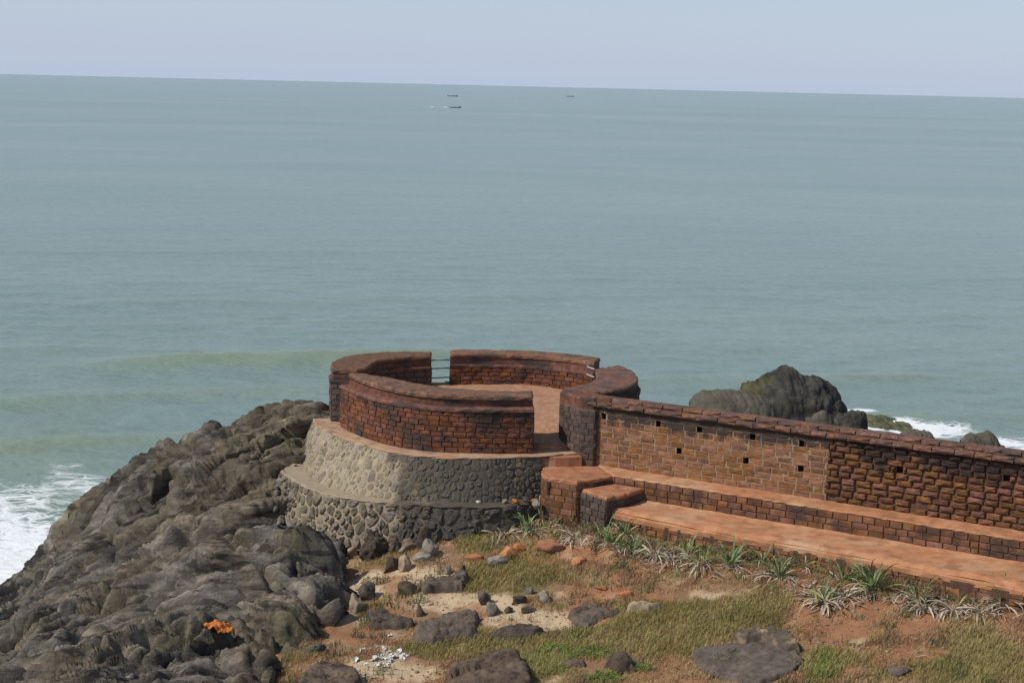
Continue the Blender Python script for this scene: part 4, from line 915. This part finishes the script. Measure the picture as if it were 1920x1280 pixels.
rock('stone', 'pale rounded stone beside the long brown slab', 757, 1072, 28, 28, T_, 28, .8, 4)
rock('stone', 'grey-green flat stone in front of the grey boulder', 790, 1054, 40, 20, Gy, 29, .6, 4)
rock('boulder', 'rough cracked dark boulder at the left foot of the stone footing', 698, 1050, 56, 48, D_, 30, .8, 5, pillow=.25)
rock('boulder', 'smaller lumpy dark boulder right of the rough cracked one', 735, 1036, 36, 30, D_, 31, .8, 4, pillow=.2)
rock('stone', 'tan stone wedged left of the rough cracked boulder', 662, 1045, 24, 22, T_, 32, .8, 3)
rock('stone', 'slender upright brown stone at the end of the leaning rock bar', 867, 1080, 13, 22, D_, 33, .7, 3)
rock('stone', 'small pale blue-grey stone on the leaning rock bar', 842, 1078, 18, 18, Gy, 34, .8, 3)
rock('stone', 'purplish low stone in the bare soil near the lower right corner', 1690, 1268, 60, 16, S_, 36, .6, 3, sink=.4)
rock('stone', 'small dark stone on bare soil below the drooping plants', 1748, 1208, 16, 10, D_, 37, .8, 3)
for k, (u, v, w_, h_, lb_) in enumerate([(888, 1055, 44, 18, 'orange lump of laterite nearest the rounded grey boulder'), (955, 1048, 40, 22, 'bright orange lump of laterite above the pale tan rock'), (972, 1036, 26, 16, 'small orange lump above the bright orange one'),
        (1028, 1040, 60, 22, 'crumbling red-brown earth lump in the dry grass'), (1085, 1062, 40, 14, 'flat orange lump in dry grass below the strap-leaved plants'), (1172, 1120, 30, 14, 'orange clod in the bare soil patch'), (1130, 1108, 24, 9, 'small orange clod left in the bare soil patch'),
        (1255, 1068, 26, 10, 'low orange lump under the drooping dry plants')]):
    rock('laterite_lump', lb_, u, v, w_, h_, M['clod'], 60 + k, .7, 3, cat='earth lump', group='orange laterite lumps on the slope')
# fallen stones on the ledge of the footing at its right end
for k, (u, v, w_, m_, lb_) in enumerate([(1016, 938, 15, 'clod', 'round orange stone at the right end of the footing ledge'), (1002, 941, 13, 'clod', 'orange stone second from the right on the footing ledge'), (986, 942, 18, 'stone_dark', 'dark grey stone between orange stones on the footing ledge'),
        (966, 944, 17, 'clod', 'flat orange stone left of the dark one on the footing ledge'), (946, 944, 14, 'stone_tan', 'tan stone in the middle of the footing ledge'), (897, 943, 10, 'paint_white', 'white stone alone on the footing ledge'), (1030, 944, 24, 'stone_grey', 'grey stone fallen below the landing of the steps'),
        (1006, 952, 26, 'stone_grey', 'grey stone on the edge of the footing above the plants')]):
    p = Pz(u, v, 6.92); s = w_ * p[1] / FPX / 2
    tag(link('stone', rock_mesh('stone', (s, s * .8, s * .75), M[m_], 80 + k, 3), None, (p[0], p[1] + s * .6, p[2] + s * .45)), lb_, 'stone', 'loose stones on the footing ledge')
# rubble heap against the left end of the footing
rr_ = random.Random(5); k = 0
for i in range(95):
    u, v = rr_.uniform(512, 665), rr_.uniform(898, 1008)
    if v < 880 + (u - 525) * .42 or v > 1000 - max(0, 560 - u) * .25 or (u > 600 and v < 985): continue
    p = on_rock(u, v); s = rr_.uniform(11, 25) * p[1] / FPX / 2
    tag(link('rubble_stone', rock_mesh('rubble_stone', (s, s * rr_.uniform(.7, 1), s * rr_.uniform(.5, .9)), M['rubble'], 300 + i, 2, cuts=10), None, (p[0], p[1], p[2] + s * .3), (rr_.uniform(-.5, .5), rr_.uniform(-.5, .5), rr_.uniform(0, 6))),
        ('angular grey-brown rubble stone lying against the left end of the stone footing' if u < 575 else 'grey-brown rubble stone at the foot of the pale-mortared part of the footing'), 'stone', 'rubble beside the footing')
# pebbles scattered over the sand and soil
def scatter_pebbles():
    g = np.random.RandomState(9); V0, F0 = ico(1); VV = []; FF = []; n = 0
    for _ in range(2200):
        u, v = g.uniform(580, 1920), g.uniform(1030, 1280)
        if not (blobs(np.array(u), np.array(v), SAND + ORANGE) > .15) : continue
        p = on_ground(u, v); s = g.uniform(.015, .05) * (1 if g.rand() < .85 else 1.8)
        VV.append(V0 * [s, s, s * .7] * g.uniform(.75, 1.25, (len(V0), 1)) + p); FF.append(F0 + n); n += len(V0)
    return mesh_np('pebbles', np.concatenate(VV), [np.concatenate(FF)], M['stone_tan'], smooth=False)
tag(link('pebbles', scatter_pebbles()), 'small tan pebbles strewn over the sand and bare soil', None, None, 'stuff')

# ------------------------------------------------------------------ litter
def mk_plain(name, c, rough=.6, trans=0):
    m_ = mk(name, [(.3, tuple(x * .85 for x in c)), (.7, c)], 8, rough=rough, bump=.15); return m_
M['white_scrap'] = mk_plain('white_plastic', (.72, .72, .7), .45); M['cloth'] = mk_plain('orange_cloth', (.55, .17, .04), .9); M['dead_wood'] = mk_plain('bleached_stick', (.5, .42, .33), .9)
def scrap_mesh(seed, s):
    g = np.random.RandomState(seed); n = 5; V = []
    for i in range(n):
        for j in range(n): V.append(((i / (n - 1) - .5) * s * (1 + .3 * g.normal() * .3), (j / (n - 1) - .5) * s * .7, .18 * s * g.normal() + s * .2))
    return mesh_np('litter_scrap', V, [grid_faces(n, n)], M['white_scrap'], smooth=False)
for i in range(30):
    g_ = rnd.gauss
    u, v = (g_(712, 14), g_(1242, 9)) if i < 13 else (g_(752, 16), g_(1225, 9)) if i < 25 else (g_(690, 60), g_(1225, 22))
    p = on_ground(u, v, .02); me = scrap_mesh(i, rnd.uniform(.08, .2)); o = link('litter_scrap', me, None, p, (rnd.uniform(-.6, .6), rnd.uniform(-.6, .6), rnd.uniform(0, 6)))
    sm = o.modifiers.new('thick', 'SOLIDIFY'); sm.thickness = .006
    tag(o, ('white scrap in the litter heap on the sand above the bottom edge' if i < 13 else 'white scrap in the upper litter heap, on grass by the sand' if i < 25 else 'stray white scrap lying outside the two litter heaps'), 'litter', 'white litter strewn on the sand')
p = on_rock(414, 1190)
def cloth_mesh(p):
    gx_, gy_ = np.meshgrid(np.linspace(-1, 1, 44), np.linspace(-1, 1, 28), indexing='ij'); r_ = np.hypot(gx_, gy_) * (1 + .25 * vn(gx_ * 2.2, gy_ * 2.2, None, 4))
    X, Y = gx_ * .42, gy_ * .24
    near = HP[(np.abs(HP[..., 0] - p[0]) < .8) & (np.abs(HP[..., 1] - p[1]) < .8)]
    Z = np.array([[near[np.hypot(near[:, 0] - p[0] - x, near[:, 1] - p[1] - y) < .16][:, 2].max() for x, y in zip(rx, ry)] for rx, ry in zip(X, Y)]) - p[2]
    Z = np.clip(Z, np.median(Z) - .07, np.median(Z) + .07)
    Z = Z + .015 + np.where(r_ < 1, .10 * np.clip(1.05 - r_, 0, 1) ** .5 + .06 * fbm(gx_ * 3.4, gy_ * 3, None, 5, 4), 0)
    idx = grid_faces(44, 28); idx = idx[(r_.ravel()[idx] < 1.02).all(1)]; used = np.unique(idx); mp_ = np.zeros(r_.size, int); mp_[used] = np.arange(len(used))
    return mesh_np('cloth', np.stack([X, Y, Z], -1).reshape(-1, 3)[used], [mp_[idx]], M['cloth'])
o = link('cloth', cloth_mesh(p), None, p); sm = o.modifiers.new('thick', 'SOLIDIFY'); sm.thickness = .01
tag(o, 'crumpled bright orange cloth lying on the dark headland rock', 'cloth')
def stick(label, u, v, l, ang_, r_=.012):
    p = on_ground(u, v, .03); n = 7; V = []; F = []
    for i in range(n):
        t = i / (n - 1) - .5; c = np.array([t * l, .04 * math.sin(t * 5), .03 * math.cos(t * 6)])
        for k in range(5): a = k * 2 * math.pi / 5; V.append(c + np.array([0, math.cos(a), math.sin(a)]) * r_ * (1.1 - abs(t)))
    F = [(i * 5 + k, i * 5 + (k + 1) % 5, (i + 1) * 5 + (k + 1) % 5, (i + 1) * 5 + k) for i in range(n - 1) for k in range(5)]
    tag(link('stick', mesh_np('stick', V, [F], M['dead_wood']), None, p, (0, .0, ang_)), label, 'stick')
stick('bleached stick lying on orange soil near the lower right corner', 1732, 1232, .45, -.35)
stick('short pale stick below the drooping plants, right of the bare soil', 1733, 1190, .18, -.2)
stick('small pale twig just left of the short stick', 1716, 1200, .16, -1.0)

# ------------------------------------------------------------------ strap-leaved plants along the path
def leaf_material(name, ramp, var=.25):
    m_ = mk(name, ramp, 6, detail=3, rough=.55, bump=0, var=var, hue=.02, spec=.35)
    return m_
M['leaf'] = leaf_material('strap_leaf', [(.3, (.09, .13, .045)), (.6, (.17, .22, .085)), (.8, (.3, .33, .16))])
M['leaf_yellow'] = leaf_material('yellowing_leaf', [(.3, (.24, .26, .09)), (.7, (.4, .4, .18))])
M['leaf_dry'] = leaf_material('dead_leaf', [(.25, (.24, .18, .13)), (.55, (.42, .35, .26)), (.8, (.6, .52, .41))], .35)
def leaf_mesh(l, w_, up, droop, mat, seed):
    r = random.Random(seed); n = 7; V = []; a = up; x = z = 0.0; side = r.uniform(-.25, .25)
    for i in range(n + 1):
        t = i / n; ww = w_ * (1 - t) ** .6 * (.65 + .35 * min(1, t * 4)) * .5 + .002
        y = side * t * t * l
        V += [(x, y - ww, z + ww * .45), (x, y, z - ww * .1), (x, y + ww, z + ww * .45)]
        x += math.cos(a) * l / n; z += math.sin(a) * l / n; a -= droop / n * (1.6 * t + .25) 
    F = []
    for i in range(n):
        for k in (0, 1): F.append((i * 3 + k, i * 3 + 3 + k, i * 3 + 4 + k, i * 3 + 1 + k))
    return mesh_np('leaf', V, [F], mat, smooth=True)
LV = {'g': [leaf_mesh(rnd.uniform(.55, .85), .055, rnd.uniform(.6, 1.3), rnd.uniform(1.2, 2.6), M['leaf'], k) for k in range(8)],
      'y': [leaf_mesh(rnd.uniform(.5, .75), .055, rnd.uniform(.5, 1.2), rnd.uniform(1.6, 2.8), M['leaf_yellow'], 20 + k) for k in range(5)],
      'd': [leaf_mesh(rnd.uniform(.5, .8), .05, rnd.uniform(.0, .9), rnd.uniform(2.0, 3.4), M['leaf_dry'], 40 + k) for k in range(8)]}
def plant(label, u, v, sc_, ng, ny, ndry, lift=.12):
    p = on_ground(u, v); t = thing('strap_leaf_plant', label, 'plant', p, 'strap-leaved plants along the foot of the path')
    for kind, n in (('g', int(ng * 1.2)), ('y', ny), ('d', int(ndry * 1.15) + 3)):
        for i in range(n):
            a = rnd.uniform(0, 2 * math.pi); s = 1.02 * sc_ * rnd.uniform(.55, 1.3); rr0 = rnd.uniform(.0, .3)
            link('leaf', rnd.choice(LV[kind]), t, (p[0] + math.cos(a) * rr0, p[1] + math.sin(a) * rr0, p[2] + (lift if kind != 'd' else lift * .7) * rnd.uniform(.3, 1.2)),
                 (rnd.uniform(-.45, .45), rnd.uniform(-.45, .4), a), (s, s * rnd.uniform(.8, 1.2), s))
for a in [('bleached dead strap-leaved plant at the left end of the row, against the stained footing', 948, 1005, .9, 0, 2, 24), ('green arching strap-leaved plant just right of the dead one at the footing', 992, 1000, 1.0, 22, 5, 6),
          ('dry yellowish strap plant below the right end of the footing', 1024, 992, .7, 6, 5, 9), ('leafy green clump under the landing of the steps', 1052, 990, .75, 14, 6, 4), ('bleached flattened plant below the landing of the steps', 1078, 1010, .8, 0, 2, 20),
          ('dense green plant below the corner of the lower step', 1128, 1012, .9, 24, 6, 5), ('grey-green plant where the path begins', 1170, 1005, .85, 18, 8, 4), ('low green plant a step in front of the grey-green one', 1150, 1025, .8, 18, 4, 6),
          ('green plant half buried in dead leaves, third from the start of the path', 1188, 1034, .8, 18, 4, 8), ('shaggy plant of hanging grey leaves under the path edge', 1228, 1046, .9, 5, 3, 28), ('drooping grey-brown plant right of the shaggy one', 1262, 1054, .85, 3, 3, 28),
          ('yellow-green plant with upright leaves above the drooping grey ones', 1288, 1040, .9, 8, 14, 8), ('green and grey plant spilling downhill from the row', 1312, 1058, .9, 14, 6, 14), ('tall bright green plant alone right of the spilling one', 1368, 1062, 1.0, 24, 6, 6),
          ('small yellow-green tuft high against the retaining wall', 1428, 1054, .6, 4, 10, 2), ('broad green plant with dead skirt left of the bare red gully', 1462, 1084, .95, 20, 4, 14), ('stubby yellow tuft between the broad plant and the big dead clump', 1508, 1066, .6, 6, 9, 2),
          ('big rounded clump of bleached drooping leaves with green middle', 1546, 1132, 1.15, 4, 12, 42), ('grey trailing plant at the right side of the big bleached clump', 1586, 1120, 1.0, 4, 2, 22), ('green plant with dead leaves behind the big bleached clump', 1578, 1090, .9, 14, 2, 8),
          ('tallest dark green plant standing against the retaining wall', 1634, 1108, 1.35, 30, 2, 10), ('green plant above a tangle of grey curls', 1718, 1124, .9, 14, 4, 8), ('tangle of grey curling leaves on the bare slope', 1736, 1140, .95, 2, 2, 26),
          ('straw-coloured clump of dead leaves right of the grey tangle', 1786, 1144, .9, 0, 3, 28), ('flattened straw-coloured plant spread on the ground', 1838, 1152, .85, 0, 2, 24), ('grey-green curling plant at the right end of the row', 1880, 1136, 1.1, 10, 4, 20)]:
    plant(*a)

def leaf_litter():
    g = np.random.RandomState(12); V = []; F = []; row = [(930, 1005), (1000, 1002), (1075, 1010), (1130, 1022), (1200, 1042), (1280, 1060), (1370, 1072), (1470, 1092), (1550, 1130), (1640, 1112), (1730, 1140), (1820, 1152), (1900, 1145)]
    for i in range(520):
        q = g.uniform(0, len(row) - 1); k = int(q); a, b = np.array(row[k]), np.array(row[min(k + 1, len(row) - 1)]); u, v = a + (b - a) * (q - k) + g.normal(size=2) * [18, 9]
        p = on_ground(u, v, .02); me = LV['d' if g.rand() < .75 else 'y'][g.randint(5)]; sc_ = g.uniform(.5, 1.0); an = g.uniform(0, 6.3); c, s_ = math.cos(an), math.sin(an); n0 = len(V); tl = g.uniform(-.2, .5)
        for w_ in me.vertices:
            x, y, z = w_.co * sc_; z = z * .35 + tl * x * .6; V.append((p[0] + x * c - y * s_, p[1] + x * s_ + y * c, p[2] + abs(z)))
        F += [[n0 + j for j in pl_.vertices] for pl_ in me.polygons]
    return mesh_np('dead_leaves', V, [F], M['leaf_dry'])
tag(link('dead_leaves', leaf_litter()), 'tangled dead strap leaves lying along the row of plants', None, None, 'stuff')

# ------------------------------------------------------------------ grass, weeds
def hairs(name, label, n, dens, colf, hgt, wid, seed, region=(560, 1920, 985, 1290), bend=.6):
    g = np.random.RandomState(seed); x = g.uniform(-6, 17, n * 8); y = g.uniform(36.5, 50, n * 8); u, v = proj(x, y, ground_z(x, y))
    ok = (u > region[0] - 40) & (u < region[1] + 60) & (v > region[2]) & (v < region[3] + 60); x, y, u, v = x[ok], y[ok], u[ok], v[ok]
    d = dens(u, v, x, y); k = g.rand(len(x)) < d; x, y, u, v, d = x[k][:n], y[k][:n], u[k][:n], v[k][:n], d[k][:n]
    z = ground_z(x, y) - .015; m_ = len(x); a = g.uniform(0, 2 * math.pi, m_); h_ = hgt * g.uniform(.45, 1.3, m_) * (.55 + .6 * d); b = g.uniform(.15, 1, m_) * bend * h_
    dx, dy = np.cos(a), np.sin(a); px, py = -dy * wid, dx * wid
    lean = .18 * h_
    V = np.stack([np.stack([x - px, y - py, z], -1), np.stack([x + px, y + py, z], -1), np.stack([x - px * .8 + dx * b * .3, y - py * .8 + dy * b * .3, z + h_ * .6], -1),
                  np.stack([x + px * .8 + dx * b * .3, y + py * .8 + dy * b * .3, z + h_ * .6], -1), np.stack([x + dx * b + lean, y + dy * b, z + h_ * .95], -1)], 1).reshape(-1, 3)
    i = np.arange(m_)[:, None] * 5
    c = colf(u, v, x, y, g); c = np.repeat(c, 5, 0)
    me = mesh_np(name, V, [i + [0, 1, 3, 2], i + [2, 3, 4]], M['grass'], attrs={'tone': np.clip(c, 0, 1)})
    tag(link(name, me), label, None, None, 'stuff')
def grass_material():
    m_ = bpy.data.materials.new('grass_blade'); m_.use_nodes = True; t = m_.node_tree; b = t.nodes['Principled BSDF']; a = nd(t, 'ShaderNodeVertexColor', layer_name='tone')
    b.inputs['Roughness'].default_value = .7; b.inputs['Specular IOR Level'].default_value = .15; t.links.new(a.outputs[0], b.inputs['Base Color'])
    tr = nd(t, 'ShaderNodeBsdfTranslucent'); t.links.new(a.outputs[0], tr.inputs[0]); mx = nd(t, 'ShaderNodeMixShader'); mx.inputs[0].default_value = .25
    t.links.new(b.outputs[0], mx.inputs[1]); t.links.new(tr.outputs[0], mx.inputs[2]); t.links.new(mx.outputs[0], t.nodes['Material Output'].inputs[0]); return m_
M['grass'] = grass_material()
ROCKY = [(740, 1090, 130, 46), (780, 1150, 130, 30), (980, 1165, 130, 24), (720, 1265, 130, 48), (1404, 1240, 120, 48), (915, 1260, 80, 40), (640, 1130, 60, 130)]
def d_dry(u, v, x, y):
    bare = np.maximum(blobs(u, v, ROCKY + SAND), blobs(u, v, ORANGE) * .55) + .35 * fbm(x * 1.1, y * 1.1, None, 21, 4)
    return np.clip(.85 - sstep(.0, .45, bare) * .85, 0, 1) * sstep(-.75, .3, fbm(x * 1.7, y * 1.7, None, 23, 3))
def c_dry_(u, v, x, y, g):
    t = np.clip(.5 + .6 * fbm(x * .8, y * .8, None, 25, 4) + .25 * g.normal(size=len(x)), 0, 1)[:, None]
    c = np.array([.40, .215, .125]) * (1 - t) + np.array([.52, .39, .2]) * t
    gr = np.clip(sstep(.05, .5, blobs(u, v, GREEN) + .3 * fbm(x, y, None, 27, 3)) + 0, 0, 1)[:, None] * .75
    return (c * (1 - gr) + np.array([.3, .27, .1]) * gr) * g.uniform(.65, 1.3, (len(x), 1))
hairs('dry_grass', 'dry brown and straw-coloured grass over the slope', 150000, d_dry, c_dry_, .12, .007, 31)
def d_green(u, v, x, y): return sstep(.0, .5, blobs(u, v, GREEN) + .3 * fbm(x * .9, y * .9, None, 33, 4)) * (1 - sstep(.1, .5, blobs(u, v, ROCKY)))
def c_green(u, v, x, y, g):
    t = np.clip(.5 + .5 * fbm(x * .9, y * .9, None, 35, 3) + .25 * g.normal(size=len(x)), 0, 1)[:, None]
    return (np.array([.27, .235, .08]) * (1 - t) + np.array([.45, .36, .16]) * t) * g.uniform(.7, 1.3, (len(x), 1))
hairs('green_grass', 'olive green grass in hollows of the slope', 60000, d_green, c_green, .15, .007, 37)
WEED = [(1010, 1250, 80, 22), (1060, 1222, 90, 18), (1200, 1248, 40, 14), (985, 1240, 60, 20), (1545, 1250, 34, 36), (1115, 1272, 60, 16)]
def d_weed(u, v, x, y): return sstep(.05, .4, blobs(u, v, WEED) + .3 * fbm(x * 1.5, y * 1.5, None, 39, 3)) * (blobs(u, v, WEED) > .02)
def c_weed(u, v, x, y, g): return np.array([.15, .29, .045]) * g.uniform(.6, 1.4, (len(x), 1))
hairs('ground_cover', 'bright green low weeds between the rocks near the bottom edge', 30000, d_weed, c_weed, .09, .018, 41, bend=1.4)
BRUSH = [(1060, 975, 40, 30), (1090, 985, 60, 22), (1700, 1100, 90, 22), (1790, 1125, 80, 18), (1480, 1048, 60, 22), (1620, 1078, 50, 18), (1250, 1020, 60, 14), (1350, 1035, 70, 16), (1880, 1125, 60, 20), (1400, 1050, 70, 18)]
def d_brush(u, v, x, y): return sstep(.0, .5, blobs(u, v, BRUSH) + .4 * fbm(x * 1.5, y * 1.5, None, 43, 3))
def c_brush(u, v, x, y, g):
    t = (g.rand(len(x), 1) < .55 + .4 * fbm(x, y, None, 45, 3)[:, None])
    return np.where(t, np.array([.24, .17, .11]), np.array([.1, .15, .04])) * g.uniform(.6, 1.4, (len(x), 1))
hairs('undergrowth', 'brown and green undergrowth between the strap plants and the retaining wall', 14000, d_brush, c_brush, .2, .011, 47, bend=.8)

# ------------------------------------------------------------------ fishing boats far out
M['hull'] = mk_plain('hazed_hull', (.2, .22, .24), .6); M['boat_wood'] = mk_plain('boat_planks', (.2, .18, .16)); M['wake'] = mk_plain('broken_water', (.5, .54, .55), .9)  # hull grey is lightened in its colour to stand for haze over distance
def boat(label, u, v, lpx, heading, wake=False):
    p = Pz(u, v, 0.0); L_ = lpx * p[1] / FPX; root = thing('fishing_boat', label, 'boat', (p[0], p[1], 0), 'long fishing boats far out at sea')
    n = 17; V = []; Wd = L_ * .13; Hh = L_ * .07
    for i in range(n):
        t = i / (n - 1) * 2 - 1; wv = Wd * .5 * max(.02, 1 - abs(t) ** 2.6); sheer = Hh * (1 + .9 * abs(t) ** 3 * (1.4 if t > 0 else .5))
        for (a, b) in ((-1, 1), (-.92, .35), (-.35, -.35), (.35, -.35), (.92, .35), (1, 1)): V.append((t * L_ / 2 * (1 + .03 * b), a * wv, sheer * b if b > 0 else -Hh * .4))
    F = [(i * 6 + k, i * 6 + 6 + k, i * 6 + 7 + k, i * 6 + 1 + k) for i in range(n - 1) for k in range(5)]
    V = np.array(V); c, s = math.cos(heading), math.sin(heading); rotm = lambda A_: np.c_[A_[:, 0] * c - A_[:, 1] * s, A_[:, 0] * s + A_[:, 1] * c, A_[:, 2]]
    o = link('hull', mesh_np('hull', rotm(V), [F], M['hull'], smooth=False), root, root.location); sm = o.modifiers.new('thick', 'SOLIDIFY'); sm.thickness = .12
    def bx(name, x0, x1, w_, z0, z1, mat):
        Q = np.array([(x, y, z) for x in (x0, x1) for y in (-w_, w_) for z in (z0, z1)], float)
        link(name, mesh_np(name, rotm(Q), [[(0, 1, 3, 2), (4, 6, 7, 5), (0, 4, 5, 1), (2, 3, 7, 6), (0, 2, 6, 4), (1, 5, 7, 3)]], mat, smooth=False), root, root.location)
    for x in (-.25, -.05, .15): bx('thwart', x * L_, x * L_ + .4, Wd * .42, Hh * .6, Hh * .8, M['boat_wood'])
    bx('net_pile', -.02 * L_, .1 * L_, Wd * .3, Hh * .2, Hh * 1.5, M['boat_wood']); bx('outboard_motor', -.5 * L_ - .5, -.5 * L_ + .1, .3, -.4, Hh * 1.6, M['hull'])
    return root, L_
boat('dark fishing boat nearest the horizon, above the boat trailing foam', 849, 181, 18, .05)
boat('smallest dark fishing boat, alone to the right on the horizon', 1070, 181.5, 13, .1)
b_, L_ = boat('long dark fishing boat trailing broken white water', 852, 202.5, 24, .0)
g = np.random.RandomState(3); V0, F0 = ico(1); VV = []; FF = []
for i in range(60):
    x = b_.location.x - g.uniform(.35, 1.75) * L_; s = g.uniform(.3, .9) * (1.0 if g.rand() < .6 else 1.6)
    VV.append(V0 * [s * 1.8, s, s * .5] + [x, b_.location.y + g.normal() * 3, .05]); FF.append(F0 + i * len(V0))
tag(link('boat_wake', mesh_np('boat_wake', np.concatenate(VV), [np.concatenate(FF)], M['wake'])), 'broken white water trailing behind the long boat', None, None, 'stuff')
